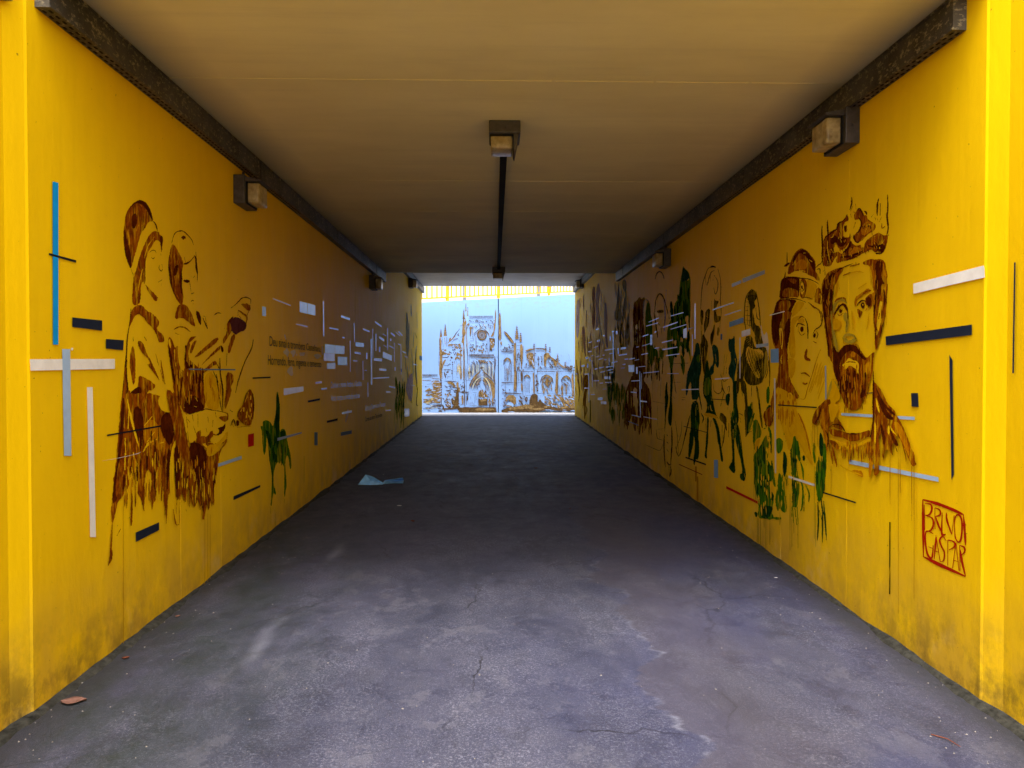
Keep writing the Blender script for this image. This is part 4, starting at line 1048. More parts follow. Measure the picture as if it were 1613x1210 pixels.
Z.p('pmid', '175,250 210,240 215,400 190,480 180,640 175,810 160,800 165,640 150,640 140,700 150,520 175,420 150,430 140,330').streaks('mauve', 26, 200, 500, -20, 260, 60, 240, 6)
Z.streaks('teal', 24, 455, 555, 60, 420, 80, 220, 10).streaks('grn', 34, 470, 700, 320, 700, 80, 240, 10)
Z.streaks('grn', 26, 470, 700, 320, 720, 60, 200, 10).streaks('pmid', 6, 660, 720, 560, 820, 60, 120, 9)
Z.S('pmid', 10, '60,60 80,260 100,440 90,590', '105,30 130,200', '50,400 70,500', '185,640 195,700 160,800').streaks('mauve', 10, 60, 160, 20, 400, 60, 200, 8)
Z.streaks('y', 26, 180, 700, 60, 800, 60, 220, 5).z(900, 430, 8.07).streaks('y', 30, 60, 460, 250, 1150, 60, 220, 5)
Z.done()
# ============ signature on the right wall
G_ = Fig('painted_signature', 'R', 'dark red hand-painted signature in a slanted frame', seed=30, jit=.12, base=.002)
G_.k = 1.5; G_.z(1380, 700, 4.652)
G_.S('signred', 16, '342,405 440,432 560,478 640,515', '345,822 440,870 560,925 655,968').S('signred', 11, '342,405 345,600 347,825', '640,515 650,640 655,740', '615,770 630,860 655,968')
G_.S('signred', 9, '355,440 356,630', '355,435 400,440 408,480 390,515 360,520', '360,520 410,540 420,590 400,630 360,640',
     '430,465 432,620', '430,465 465,480 470,515 435,530', '435,530 460,600 490,660', '485,500 480,640 490,665 510,640 515,500', '515,500 520,560 555,660', '572,520 555,660', '575,600 578,540 600,515 625,545 630,620 620,700 600,715 580,680 575,600',
     '420,655 370,635 360,700 375,800 405,835 415,790 418,740', '385,750 420,765', '425,840 440,680 440,680', '440,680 470,860', '428,780 460,790', '515,710 490,675 465,700 480,750 500,790 495,850 470,860', '525,700 525,890', '525,700 570,715 575,750 530,775', '560,910 585,720', '585,720 608,925', '570,850 605,860', '612,740 615,930', '612,740 645,755 648,790 618,815', '618,815 635,880 655,965')
G_.done()
# ============ LEFT WALL: two men in caps and cloaks
L = Fig('painted_soldier', 'L', 'brown painted man in a tall rounded helmet and cloak, seen in profile', seed=41, jit=.4)
L.z(170, 300, 6.725)
L.p('mid', '330,97 390,115 440,180 465,260 485,325 430,330 400,390 350,450 325,540 295,650 270,740 245,835 200,740 172,600 162,470 175,340 195,230 260,140')
L.p('dark', '255,260 300,240 310,330 290,400 262,410 245,330').p('dark', '330,97 400,125 450,200 480,320 455,300 420,220 370,150 300,130 240,180 210,240 250,150')
L.p('dark', '170,380 200,520 250,700 250,810 240,830 195,730 168,580').S('lite', 20, '330,360 300,430', '280,490 275,560', '345,150 360,170', '400,210 415,215', '220,420 215,500', '350,380 390,350')
L.p('mid', '480,425 540,440 545,470 580,485 585,520 572,600 568,660 560,640 565,560 545,540 510,520 480,560 455,610 430,640 400,740 395,860 400,960 385,1000 370,960 345,1020 350,1130 330,1215 258,1215 262,1040 275,900 305,830 335,700 380,590 420,500')
L.S('y', 9, '455,540 420,600 385,720', '500,480 460,540', '370,830 350,900 320,1060', '300,980 290,1090')
L.p('dark', '545,490 580,485 578,560 568,660 556,560', 1)
L.S('dark', 13, '400,1000 430,1050 480,1100 530,1140', '480,325 510,370 525,430', '245,835 270,900').p('mid', '400,1000 440,1040 500,1100 530,1140 515,1185 470,1140 420,1060')
L.S('dark', 8, '440,660 470,635 500,640 512,665', '460,710 480,725 495,705', '545,790 542,830 565,855 580,830', '570,780 580,820', '530,975 575,945', '565,990 565,1015', '560,670 562,690')
L.z(160, 460, 6.05)
L.p('mid', '290,0 375,0 370,50 340,120 300,120 292,80').p('mid', '275,200 310,140 350,120 390,130 430,180 480,200 545,270 550,310 520,360 580,400 600,450 590,480 550,480 520,400 480,330 430,290 400,240 350,205 310,240 280,310 265,330')
L.S('dark', 11, '280,160 268,300 245,440 240,560 225,720 210,880 175,1210', '520,390 550,480', '300,430 302,470')
L.p('mid', '295,500 315,560 325,700 320,860 300,890 285,800 265,680 275,590').p('mid', '340,470 380,465 410,520 430,590 465,640 500,720 555,840 520,800 470,730 430,685 465,690 450,640 400,600 360,540')
L.S('mid', 12, '405,425 430,465', '515,590 545,700', '565,650 580,760 605,880', '560,740 590,860', '440,690 500,760 550,840')
L.p('mid', '355,790 420,820 500,870 515,900 480,940 440,940 430,1000 480,1010 540,1060 570,1130 620,1160 650,1215 240,1215 250,1000 280,950 330,940 350,880')
L.p('dark', '260,960 370,890 385,970 350,1060 280,1050', 1).p('y', '430,960 480,940 520,960 530,1010 480,1000 440,1010', 1)
L.p('mid', '220,700 240,740 250,920 280,960 240,1215 175,1215 205,960').S('dark', 16, '240,640 235,800 245,920 215,1210')
L.p('mid', '620,920 640,950 660,1060 690,1000 680,940 720,1000 740,1210 660,1215 650,1130')
L.S('y', 14, '245,960 265,1100 275,1210', '400,1060 440,1080', '420,1130 460,1190', '480,1180 500,1200', '360,1020 370,1040')
L.z(160, 620, 4.321)
L.p('mid', '140,0 170,0 400,0 380,60 410,120 460,130 500,130 500,240 510,310 480,360 470,480 460,640 450,720 440,860 435,720 400,560 385,480 370,560 375,700 345,770 340,700 345,560 310,500 290,620 285,720 285,800 270,720 250,680 225,640 205,560 185,640 160,660 145,700 125,720 110,740 80,880 60,870 70,740 80,620 100,460 120,200', jit=.7)
L.p('dark', '410,130 500,130 500,260 470,360 440,330 400,250').p('dark', '215,100 260,80 290,200 270,330 285,370 240,320 220,200')
L.p('dark', '140,30 160,30 150,260 130,420 100,560 95,680 110,720 70,760 80,640 110,440').p('dark', '450,360 475,400 468,560 455,700 440,560').p('dark', '145,540 165,560 160,640 140,680', 1)
L.p('lite', '290,210 340,160 400,230 430,330 400,400 330,330 300,350 280,280', jit=.6)
L.p('y', '470,400 500,310 512,350 500,480 480,640 465,700 462,560', 1).S('y', 14, '175,40 200,160 230,280 260,380', '290,220 345,155', '310,330 360,260', '160,300 165,420', '215,400 235,500 240,600', '390,340 430,330', '185,120 180,240', '280,400 320,340 350,320', '340,330 380,310', '205,500 215,600', '160,450 160,520', '180,500 200,620')
L.streaks('y', 26, 160, 460, 360, 620, 60, 160, 7).streaks('mid', 26, 150, 470, 560, 680, 70, 170, 9).streaks('dark', 14, 200, 460, 200, 520, 60, 160, 9)
L.streaks('lite', 18, 190, 440, 300, 600, 60, 160, 11)
L.S('mid', 12, '75,880 70,960 60,1110 45,1170', '130,920 105,970', '205,680 205,840 200,900', '275,700 290,800').p('mid', '60,1060 78,1070 70,1140 48,1165', 1)
L.S('cream', 3, '0,460 110,440 240,410 270,395')
L.drips('drip', 3, (150, 700, 1750), (500, 860, 880))
L.done()
M2 = Fig('painted_bearer', 'L', 'brown painted man in a hood pointing ahead and holding a bread basket', seed=42, jit=.38, base=.0016)
M2.z(240, 340, 6.722)
M2.p('mid', '208,290 250,330 290,410 330,490 320,560 305,640 315,740 330,860 320,940 300,945 250,880 210,780 185,660 172,520 180,400')
M2.p('dark', '250,520 280,520 260,620 225,640 220,580').p('dark', '305,560 320,640 310,760 325,860 295,800 290,660').p('dark', '185,480 200,620 215,760 200,720 180,600')
M2.S('lite', 18, '235,640 250,740', '240,400 230,460', '260,840 280,880')
M2.S('dark', 9, '205,290 220,230 245,180 290,160 330,165 380,210 420,260 435,310', '180,420 172,520 180,620 200,740 260,890', '330,515 370,510 410,470 445,430', '460,380 468,500 478,600 475,700', '340,440 350,490', '385,470 390,490')
M2.S('dark', 20, '275,165 320,160', '440,420 462,450 465,540 478,620', '330,510 360,505 390,490').p('dark', '300,235 320,210 350,215 355,245 335,240 330,260 320,240', 1)
M2.p('dark', '325,680 390,675 398,700 375,715 340,700', 1).S('dark', 9, '395,700 410,800', '410,830 440,820', '430,660 450,635', '410,910 425,895 440,905', '430,930 435,935', '310,740 320,850').S('dark', 18, '415,822 440,815')
M2.p('mid', '265,960 300,935 350,940 390,990 420,1040 440,1110 460,1180 420,1160 370,1110 310,1075 235,1100 250,1020').p('dark', '460,1005 495,1015 518,1090 515,1165 490,1130 470,1070')
M2.S('dark', 10, '535,1080 560,1140 585,1200', '540,1062 580,1072', '650,1055 690,1028 730,1035', '225,1205 270,1180 330,1180 400,1225', '830,980 880,940 915,905 950,870 1000,865 1040,885 1042,930', '910,1000 905,1060')
M2.p('mid', '930,925 1030,930 1045,990 1020,1015 980,980').p('plum', '850,1075 920,1080 970,1130 1000,1140 990,1210 920,1230 860,1240 830,1180')
M2.p('dark', '790,1130 850,1060 860,1080 830,1150 850,1230 790,1215').S('mid', 18, '910,1000 950,1030 1000,1070 990,1150', '920,1060 940,1090', '1020,1010 990,1090')
M2.z(240, 500, 6.722)
M2.p('plum', '850,0 920,0 1000,60 985,130 930,150 880,190 850,160 810,80').p('mid', '790,50 830,60 840,150 800,210 765,270 748,280 750,220 790,170').p('mid', '850,170 885,190 860,260 840,320 820,385 795,370 810,290')
M2.S('dark', 10, '790,380 785,510', '1070,230 1050,330 980,470 920,640 880,800', '560,0 585,120', '910,650 880,800').S('mid', 12, '240,165 285,185', '230,130 290,100 350,110 405,155')
M2.p('mid', '160,260 185,195 215,250 240,330 260,300 285,310 270,400 290,540 345,580 335,400 360,290 400,210 480,195 420,240 395,280 380,400 400,460 450,500 500,540 520,520 530,600 545,700 560,860 560,960 500,1010 440,1000 390,1030 330,1000 280,900 230,800 210,620 180,440', jit=.6)
M2.p('y', '165,260 185,215 200,290 195,340', 1).p('mid', '680,205 710,240 600,330 480,420 430,430 560,310').p('mid', '400,330 440,250 475,240 440,320 405,400')
M2.p('mid', '720,290 740,320 640,400 560,470 510,520 540,480 640,370').p('dark', '720,290 745,310 760,360 735,380', 1).p('mid', '660,455 690,490 620,530 540,600 520,590 580,520')
M2.p('mid', '780,580 850,590 865,670 830,730 840,800 800,900 770,990 760,900 785,760').S('dark', 14, '715,430 720,600 745,760 745,1000', '680,600 700,800 735,990', '640,560 700,690', '660,460 720,560')
M2.p('wash', '560,600 640,570 700,760 720,960 640,980 580,960 540,760').streaks('lite', 12, 560, 720, 600, 800, 70, 170, 9)
M2.p('dark', '350,860 430,820 500,860 560,960 500,1010 390,1030 330,990', 1, .6).p('dark', '340,300 365,290 350,440 380,500 440,500 450,540 390,530 350,560')
M2.p('dark', '165,300 200,360 220,520 240,700 215,640 190,480').p('dark', '490,580 530,620 500,900 480,800')
M2.streaks('y', 22, 230, 480, 300, 640, 40, 130, 8).streaks('lite', 16, 250, 540, 480, 800, 60, 160, 11).streaks('dark', 14, 240, 540, 500, 800, 60, 160, 12)
M2.S('y', 10, '350,840 370,900', '450,840 480,890', '330,950 345,960', '440,940 470,950', '480,300 520,280')
M2.p('mid', '150,760 200,780 260,860 310,1000 350,1215 110,1215 100,1100 190,1010 190,940 160,860').p('dark', '90,1040 190,1010 220,1080 260,1215 90,1215', 1)
M2.S('dark', 8, '330,1010 390,1040 430,1005 500,1010 560,970 640,985 740,1000 790,1020', '900,1060 910,1000 960,930 990,820 1030,760')
# fan basket and the bread basket
M2.p('mid', '1025,760 1050,770 1075,860 1080,960 1060,1090 1040,1150 980,1140 930,1100 900,1050 910,990 960,930 990,830')
M2.streaks('y', 14, 940, 1050, 820, 1060, 20, 50, 11).S('y', 14, '1020,790 980,900', '980,1100 1000,1090', '930,1000 960,960')
M2.S('dark', 12, '1060,800 1075,900 1065,1080', '830,1150 860,1080 880,1150').p('dark', '885,1090 920,1090 920,1150 890,1155', 1).S('mid', 9, '840,1120 860,1160', '900,1165 1040,1150').S('oli', 22, '820,980 850,1000')
M2.z(250, 620, 5.5)
M2.p('y', '200,160 260,190 300,170 380,150 420,140 540,160 590,170 600,260 590,360 540,440 500,510 440,550 410,540 400,460 330,420 260,440 230,300', 1)
M2.p('mid', '70,0 150,0 200,160 230,300 250,420 270,480 300,420 330,400 330,340 370,310 360,420 420,470 420,550 480,530 540,480 600,380 590,430 530,500 510,640 490,800 465,1000 450,900 430,1040 425,900 410,960 400,1090 370,1090 380,960 355,980 340,900 310,1000 290,960 270,880 250,760 240,840 215,890 185,860 165,940 145,880 150,740 130,560 155,440 130,300 100,170', jit=.7)
M2.p('dark', '260,430 330,420 400,470 420,560 400,700 380,800 395,1050 375,1000 330,700 280,640')
M2.p('dark', '130,480 165,440 190,600 180,780 150,860 140,700').p('mid', '400,430 430,420 500,440 560,380 600,360 580,420 520,450 440,480').p('wash', '420,450 520,430 600,310 600,380 540,440 480,520 430,550 410,500')
M2.S('mid', 11, '250,220 270,250', '290,180 300,240', '340,180 340,290', '425,200 430,250', '490,160 500,210', '300,280 320,340', '250,330 260,420', '450,340 500,360 540,330', '380,380 400,400', '240,200 250,300', '410,300 420,340', '470,230 465,290')
M2.p('mid', '520,200 600,190 600,230 570,250 530,220').p('dark', '505,300 560,285 580,250 575,310 540,350 500,370 530,320').S('mid', 10, '550,160 595,175 600,230')
M2.p('mid', '340,400 380,360 420,380 460,310 480,360 440,400 460,420 400,430 370,440', jit=.5)
M2.streaks('dark', 22, 140, 500, 560, 760, 60, 200, 10).streaks('mid', 30, 150, 490, 740, 860, 60, 200, 10).streaks('y', 24, 260, 500, 640, 860, 40, 120, 7).streaks('y', 10, 150, 260, 560, 800, 40, 120, 6).streaks('lite', 14, 160, 480, 420, 700, 60, 120, 10)
M2.S('mid', 10, '75,900 70,1000 65,1130', '60,740 80,900', '125,1000 150,1130 180,1130', '185,940 180,1120', '160,900 150,1050', '235,1000 240,1020')
M2.drips('drip', 3, (400, 1080, 1700), (425, 1040, 1760), (447, 1050, 1720))
M2.done()
# ============ green rider
Gh = Fig('painted_horseman', 'L', 'dark green painted horseman silhouette with a raised arm', seed=43, jit=.3)
Gh.z(370, 600, 5.5)
Gh.p('grn', '240,350 280,338 310,360 330,400 345,330 358,250 360,100 370,90 378,110 380,180 392,230 385,330 390,450 400,420 425,412 445,450 460,560 480,620 492,720 488,760 475,765 465,660 450,640 435,700 440,780 450,910 440,950 430,1020 425,960 430,760 405,700 400,690 390,718 370,700 350,740 335,800 335,910 355,950 355,990 335,970 325,1020 320,1080 308,1085 315,1020 320,900 320,800 300,700 290,600 285,520 270,480 275,530 262,640 250,640 240,560 235,440 218,385 240,400')
Gh.p('gdk', '358,110 378,110 392,230 385,400 378,520 350,540 355,420 340,400 358,260').p('gdk', '260,420 300,440 320,520 310,600 290,540').p('gdk', '395,440 430,420 440,480 400,500')
Gh.streaks('gdk', 14, 290, 440, 480, 640, 50, 110, 13).S('y', 6, '275,520 272,550').S('gdk', 8, '305,700 325,800 325,920', '430,700 440,900', '460,600 485,730')
Gh.drips('gdrip', 2.5, (310, 1090, 1150), (350, 1150, 1320), (430, 1020, 1060), (600, 650, 880))
Gh.done()
# ============ faint figures near the far end of the left wall
Zl = Fig('painted_far_figures', 'L', 'faint green and grey brushed figures near the far end of the left wall', seed=44, jit=.2)
Zl.z(590, 420, 4.322)
Zl.streaks('grn', 40, 138, 206, 740, 980, 50, 140, 4).streaks('gdk', 14, 138, 206, 780, 980, 50, 120, 4)
Zl.p('grey', '213,330 222,300 232,400 240,470 232,600 215,620').p('grey', '245,250 252,260 254,340 246,340').p('lilac', '240,740 262,720 262,860 250,930 225,880 210,820').S('grey', 6, '220,600 225,820', '285,540 280,640 290,800', '288,310 290,420', '210,560 212,700')
Zl.S('oli', 6, '285,560 278,700 290,840', '295,820 285,930 298,950', '240,860 255,930', '275,450 290,490').streaks('grey', 12, 212, 270, 300, 700, 60, 160, 3).streaks('lilac', 10, 225, 265, 700, 860, 40, 90, 4)
Zl.done()
# ============ plaster patches where paint has flaked
Pl = Fig('flaked_plaster', 'L', 'pale patches of bare plaster around the lettering', seed=45, jit=.3, base=.0020)
Pl.z(410, 500, 10.08)
for t in ('385,255 400,290 412,360 395,345 383,300', '365,540 400,520 420,480 435,520 465,550 450,580 435,640 415,600 375,575', '480,530 555,512 565,570 540,600 520,645 505,590 480,570',
          '625,555 660,565 700,550 715,580 690,615 650,610 628,620', '845,600 900,575 960,600 985,625 930,640 915,670 885,660 860,625', '985,440 1005,520 985,620 972,560 975,480', '500,770 520,860 515,945 450,900 420,860 450,800', '570,580 580,590 578,605 570,600'):
    Pl.p('plaster', t, 1)
Pl.z(500, 580, 9.488).p('plaster', '455,600 470,660 460,720 420,830 415,740 440,680', 1)
Pl.done()
# ============ lettering
def verse(txt, q, matname, seed=1, fade=0.0):
    """text stretched into the quadrilateral q (pixels: bottom-left, bottom-right, top-right, top-left) on the left wall"""
    cu = bpy.data.curves.new('verse', 'FONT'); cu.body = txt; cu.size = 1; cu.resolution_u = 3
    ob = bpy.data.objects.new('tmp', cu); C.objects.link(ob)
    dg = bpy.context.evaluated_depsgraph_get(); me = bpy.data.meshes.new_from_object(ob.evaluated_get(dg))
    bpy.data.objects.remove(ob)
    xs = [v.co.x for v in me.vertices]; x0, x1 = min(xs), max(xs); y0, y1 = 0.0, .73
    c = [onwall('L', px, py, .0034) for px, py in q]
    for v in me.vertices:
        u = (v.co.x - x0) / (x1 - x0); t = (v.co.y - y0) / (y1 - y0)
        v.co = (c[0] * (1 - u) + c[1] * u) * (1 - t) + (c[3] * (1 - u) + c[2] * u) * t
    o = bpy.data.objects.new('verse_line', me); C.objects.link(o); me.materials.append(MATS['paint_' + matname])
    o.parent = wall_l; return o
def zq(x0, y0, k, t): return [(x0 + x / k, y0 + y / k) for x, y in P(t)]
verse('Deu sinal a trombeta Castelhana,', zq(410, 500, 10.08, '148,452 962,548 962,448 148,285'), 'letter')
verse('Horrendo, fero, ingente e temeroso', zq(410, 500, 10.08, '122,752 970,792 970,682 122,585'), 'letter')
verse('Ouviu-o o monte Artabro, e Guadiana', zq(500, 580, 9.488, '200,300 660,262 660,180 200,195'), 'ggrey')
verse('Atrás tornou as ondas de medroso', zq(500, 580, 9.488, '205,490 632,445 632,360 205,400'), 'ggrey')
verse('Ouviu-o o Douro e a terra Transtagana', zq(500, 580, 9.488, '712,635 1018,560 1018,495 712,545'), 'ggrey')
verse('Correu ao mar o Tejo duvidoso', zq(500, 580, 9.488, '715,800 970,720 970,655 715,725'), 'letter')
# ============ painted stripes and blocks, each one a part of its wall
SN = {'L': 0, 'R': 0, 'W': 0, 'B': 0}
def stripe(wall, col, pts, name='painted_stripe'):
    SN[wall] += 1; off = .0060 + SN[wall] * .00002
    vs = [onwall(wall, x, y, off) for x, y in pts]
    me = bpy.data.meshes.new(name); me.from_pydata([tuple(v) for v in vs], [], [tuple(range(len(vs)))]); me.update()
    nx = {'L': 1, 'R': -1, 'W': -1}[wall]
    if me.polygons[0].normal.x * nx < 0:
        me = bpy.data.meshes.new(name); me.from_pydata([tuple(v) for v in vs[::-1]], [], [tuple(range(len(vs)))]); me.update()
    me.materials.append(MATS['paint_' + col])
    o = bpy.data.objects.new(name, me); C.objects.link(o); o.parent = {'L': wall_l}.get(wall, wall_r)
    return o
def line(wall, col, x1, y1, x2, y2, w, w2=None):
    w2 = w if w2 is None else w2; a, b = w / 2, w2 / 2
    if abs(x2 - x1) > abs(y2 - y1): stripe(wall, col, [(x1, y1 - a), (x2, y2 - b), (x2, y2 + b), (x1, y1 + a)])
    else: stripe(wall, col, [(x1 - a, y1), (x1 + a, y1), (x2 + b, y2), (x2 - b, y2)])
def batch(wall, txt, z=(0, 0, 1)):
    x0, y0, k = z
    for ln in txt.strip().splitlines():
        t = ln.split()
        if t[0] == 'q': stripe(wall, t[1], [(x0 + float(a.split(',')[0]) / k, y0 + float(a.split(',')[1]) / k) for a in t[2:]])
        else:
            n = [float(v) for v in t[2:]]
            line(wall, t[1], x0 + n[0] / k, y0 + n[1] / k, x0 + n[2] / k, y0 + n[3] / k, *[v / k for v in n[4:]])
batch('L', '''
q sky 83,286 92,288 92,543 83.5,543
q black 77,398.5 120,410 120,414 77,402
q navy 114,500 161,505 161,521 114,515
q navy 167,534 195,536 194,552 167,549
q white 47,566 181,565.5 181,581 48,584
q ltblue 98,550 110.5,550 112.5,718 101,718
q white 137,610 146,610 151,846 142,846
q navy 214,839 250.7,822.7 250.7,835 214,854
q white 112,548 115,548 115,552 112,552
l steel 297.5 581.7 371 582.5 2
l black 168.8 686 260 670 2.6
l black 398 595.7 426 594.5 2.2
q red 391,684.5 400,682.6 400,702 391,704.5
q ltblue 323,737.5 380.5,718 381,723 323,742.5
q navy 368,782 410,764 410,767.5 368,788
q bgrey 437,690 475.5,680.5 475,683 437,694.5
q cream 447,612.3 478,608.7 478,616.2 447,623
l pink 497 603.3 507 602 3
l bgrey 506 613.2 515 612 2.4
l navy 485 632.7 504 629 3.2
l black 515 664.7 532 660.7 3.4
l bgrey 538.5 651 554 648.3 3.4
l steel 497.8 681 497.8 701.5 5
l steel 537 684 554 680.5 5.5
q ltblue 413,482.6 419,484 419,498 413,497.5
l cream 430 470.5 458 481.3 1.4
l cream 466 510.7 484.5 514.5 1.2
l cream 509.3 475 510 530 1.6
l white 537.4 498.3 551 502.9 3.2
l white 519 516.6 533 519.4 2
l white 539.5 531.5 542.5 532 2
q ltblue 560,539.2 573.3,540.6 573.3,547.2 560,545.6
l pinkpaper 558.4 555.5 568.4 557 3
l white 577.8 555.8 577.8 565.6 2
l white 572 518.5 582 522.4 2
l white 590.7 507 601 514.4 2.3
l white 597.6 531.3 605 536.3 3.2
q white 603,554 617.2,560.3 617.2,568.4 603,563.2
l pinkpaper 589 566.4 601.8 567.2 4
l white 597.6 582 608.5 582.9 3
l white 587.7 596 613 594.6 1.6
l cream 584.7 534 585.3 606 2
l cream 579.5 602.4 579.5 625.5 1.1
l cream 557.7 509 558.4 539 1
l cream 551.5 537 551.8 585.5 1.1
l cream 571.6 568.5 572 598.7 .9
l cream 587 518 587.5 564 .8
l cream 592.2 526 592.2 553 1.4
l white 598 546.5 598 554.6 1.8
l cream 610.5 517 610.6 551.6 1
l white 622.4 578.6 622.4 584 1.6
l white 615.5 533.7 615.5 537.2 1.5
l white 616 524.8 621.7 529.4 2.2
l cream 623 523 630.4 529.3 1.1
l white 628 522.4 633.6 528.6 2.2
l cream 603 526.4 608.5 529.3 1
l cream 604.3 543.7 609.3 547 1
l cream 613 544.7 620 548.7 1
l white 627 541.8 631.6 543.7 1.1
l white 634 553.6 639.8 556.5 1.2
l white 613 608.8 622.4 610.7 1.7
l cream 608 617.4 615.5 617.6 1.1
l white 574.5 583.4 577.8 583.8 1.2
l cream 556 568.3 562.7 568.8 1.4
l white 647.7 606.6 653 607.6 1
l white 651.4 574 657.6 575.2 1.2
l white 637.3 560.8 642 563.2 1
l cream 631.5 545 632 590 .7
l cream 621 540 621.3 570 .6
l steel 632.5 581 632.5 586 1.4
q steel 661,560 664.8,561 664.8,568 661,567
q bgrey 637.3,643.8 644.7,643.8 644.7,656 637.3,656.7
l pink 607.3 647 615.5 646 1.8''')
for col, q in (('paper', '472,474.7 484,477.6 484,494.3 472,491.6'), ('paper', '484.6,477.8 496.7,481 496.7,497 484.6,494.4'),
               ('paper', '512,542 527.4,543.8 527.4,557 512,556'), ('paper', '527.9,543.9 542.6,545.4 542.6,557.8 527.9,557'),
               ('pinkpaper', '510,556.3 527.2,557.2 527.2,569 510,568.4'), ('bluepaper', '532,562 547,562.5 547,575.4 532,575'), ('paper', '515,572 528,571.4 528,580.8 515,581.3')):
    stripe('L', col, P(q), 'pasted_paper')
batch('R', '''
q white 1438.4,447 1549.6,418.3 1550.8,424 1551.5,437 1500,448.5 1438.7,463
q navy 1395,530 1530.8,511.3 1531,527.6 1395.7,544
q navy 1435,619.3 1446,619.3 1447,641.3 1436,640.4
q navy 1495.3,559 1500.3,567.8 1502.5,747.5 1498.7,756
q ltblue 1325.5,650.5 1440.8,656.7 1440.8,661.7 1325.5,654.6
q ltblue 1337.7,724 1478.3,752 1478.3,759 1337.7,730.6
l white 1242 751 1283.6 764.5 3.6
l black 1296.5 775.9 1348 791.9 2.4
l black 1225.4 638 1286.6 642 1.8
l navy 1341 620.5 1378 618.8 1.6
l bgrey 1300.3 576 1301.5 676.5 2
l cream 1220.2 596 1221.7 745.5 2.2
l red 1144 767.7 1194.4 792.2 4
l oli 1401.7 822.5 1401.3 936 1.9
q midblue 1214,550.4 1226.4,549 1226.4,571 1214,571.4
q bgrey 1152.8,447.2 1167.7,441.2 1167.7,446 1152.8,452.7
q bgrey 1169.6,439 1204.7,425.4 1204.7,431.3 1170,445.6
q midblue 1148.6,507.7 1171,500 1171,508 1148.8,515.4
q cream 1168,522 1182,517.6 1182,526.9 1168.4,530.9
q bgrey 1190.8,542.7 1210.3,540.4 1210.3,544.7 1191.2,548.3
l bgrey 1122 488.4 1155.8 476.8 1.7
l bgrey 1141.7 496.7 1167.5 488.3 1.1
l white 1212.7 496.7 1235.9 490.6 1.4
l white 1095 478.3 1094.7 533.8 1.9
l cream 1090.7 527 1090.5 560.6 1.1
l cream 1165.7 531.8 1165.5 596.3 1.6
l steel 1136.3 526 1136.3 535.5 2.6
l white 1126 597.4 1149.2 595.4 1.5
l white 1073.5 614.1 1101 613.1 1.4
q white 1076.3,519 1081.8,516 1081.8,531.8 1076.3,532.8
q black 1079.8,719.4 1112,730.6 1112,733 1079.8,721.7
l dkred 1069.5 731.5 1106.2 747.8 1.3
q midblue 1124.6,724.5 1131,724.5 1131,753 1124.6,752.3
l black 1076.9 671.5 1113.5 681.4 1
l black 1121.5 628.7 1142.3 629.8 1.1''')
batch('R', '''
l white 313 650 410 610 6
l white 290 688 402 656 6
l white 522 592 645 558 6
l white 450 700 590 650 9
l white 522 718 675 672 6
l bgrey 687 718 735 702 4
l white 440 845 543 820 8
l white 443 912 585 888 11
l white 478 970 607 952 8
l white 257 786 310 768 9
l cream 250 878 355 845 5
l white 195 888 220 884 5
l white 243 960 306 947 8
l white 370 900 413 893 6
l white 85 1003 118 998 6
l white 127 1005 182 993 8
l white 178 1015 220 1005 6
l white 30 965 105 955 8
l white 48 902 98 893 15
l white 218 1075 285 1070 5
l cream 262 1135 412 1120 7
l cream 490 1140 600 1140 5
l white 65 1055 92 1050 9
l white 370 747 385 740 11
l ink 525 1045 690 1040 3
q ltblue 327,772 347,768 347,868 328,870
q paper 122,1060 175,1058 175,1123 122,1125
q white 193,1078 207,1078 207,1142 194,1142
q white 18,898 30,898 30,952 18,952''', (970, 400, 6.046))
batch('R', '''
l white 163 137 258 131 8
l white 160 253 220 259 11
l white 262 348 330 356 13
l bgrey 254 35 260 520 8
l cream 273 55 274 220 4
l bgrey 170 495 262 520 8
l bgrey 130 562 240 605 8
l cream 292 515 438 543 8''', (970, 580, 6.723))
batch('R', '''
l white 312 722 352 710 11
l white 402 800 425 795 14
l white 325 867 363 857 22
l white 270 958 340 930 7
l white 218 890 260 875 9
l white 215 1003 258 997 13
l white 425 983 548 963 10
l white 517 750 542 742 20
l white 495 802 495 858 12
l white 577 738 577 778 20
l white 630 963 695 952 24
l white 605 1048 708 1032 13
l white 680 1099 722 1093 14
l white 655 1166 688 1160 14
l white 350 1100 400 1085 11
l white 420 1106 445 1103 11
l white 398 1048 422 1044 13
l cream 310 1070 355 1055 7
l cream 250 1056 275 1050 9
l white 485 1028 540 1018 9
l white 515 1143 585 1125 11
l white 440 1198 530 1185 11
q ltblue 180,1072 215,1066 215,1085 180,1092
q bgrey 228,1075 248,1072 248,1122 228,1126
q ltblue 128,1176 170,1168 170,1190 128,1196
l bgrey 208 1155 208 1205 12
l bgrey 530 765 534 1215 12
l bgrey 595 958 595 1030 14
l white 480 1080 480 1180 6''', (900, 430, 8.07))
batch('R', '''
q white 420,268 495,265 495,302 420,300
l white 430 343 507 342 10
l white 360 353 402 350 8
l white 283 323 350 320 10
l pink 400 429 447 427 6
l white 248 497 300 496 8
q bgrey 335,535 398,533 398,570 335,568
q cream 378,583 445,583 445,620 378,618
l white 295 175 330 165 13
l white 352 160 410 147 9
l white 367 215 423 203 9
l white 440 150 530 137 10
l white 455 190 530 177 10
l white 483 220 535 210 10
l cream 630 163 677 157 10
l white 165 238 215 237 8
l bgrey 220 220 224 600 7
l white 165 415 220 415 8
l oli 240 570 240 850 9
l ltblue 50 235 90 232 14
l cream 262 60 266 400 5''', (900, 560, 8.07))
batch('W', 'l navy 1598.6 413.3 1595.8 588 2.6')
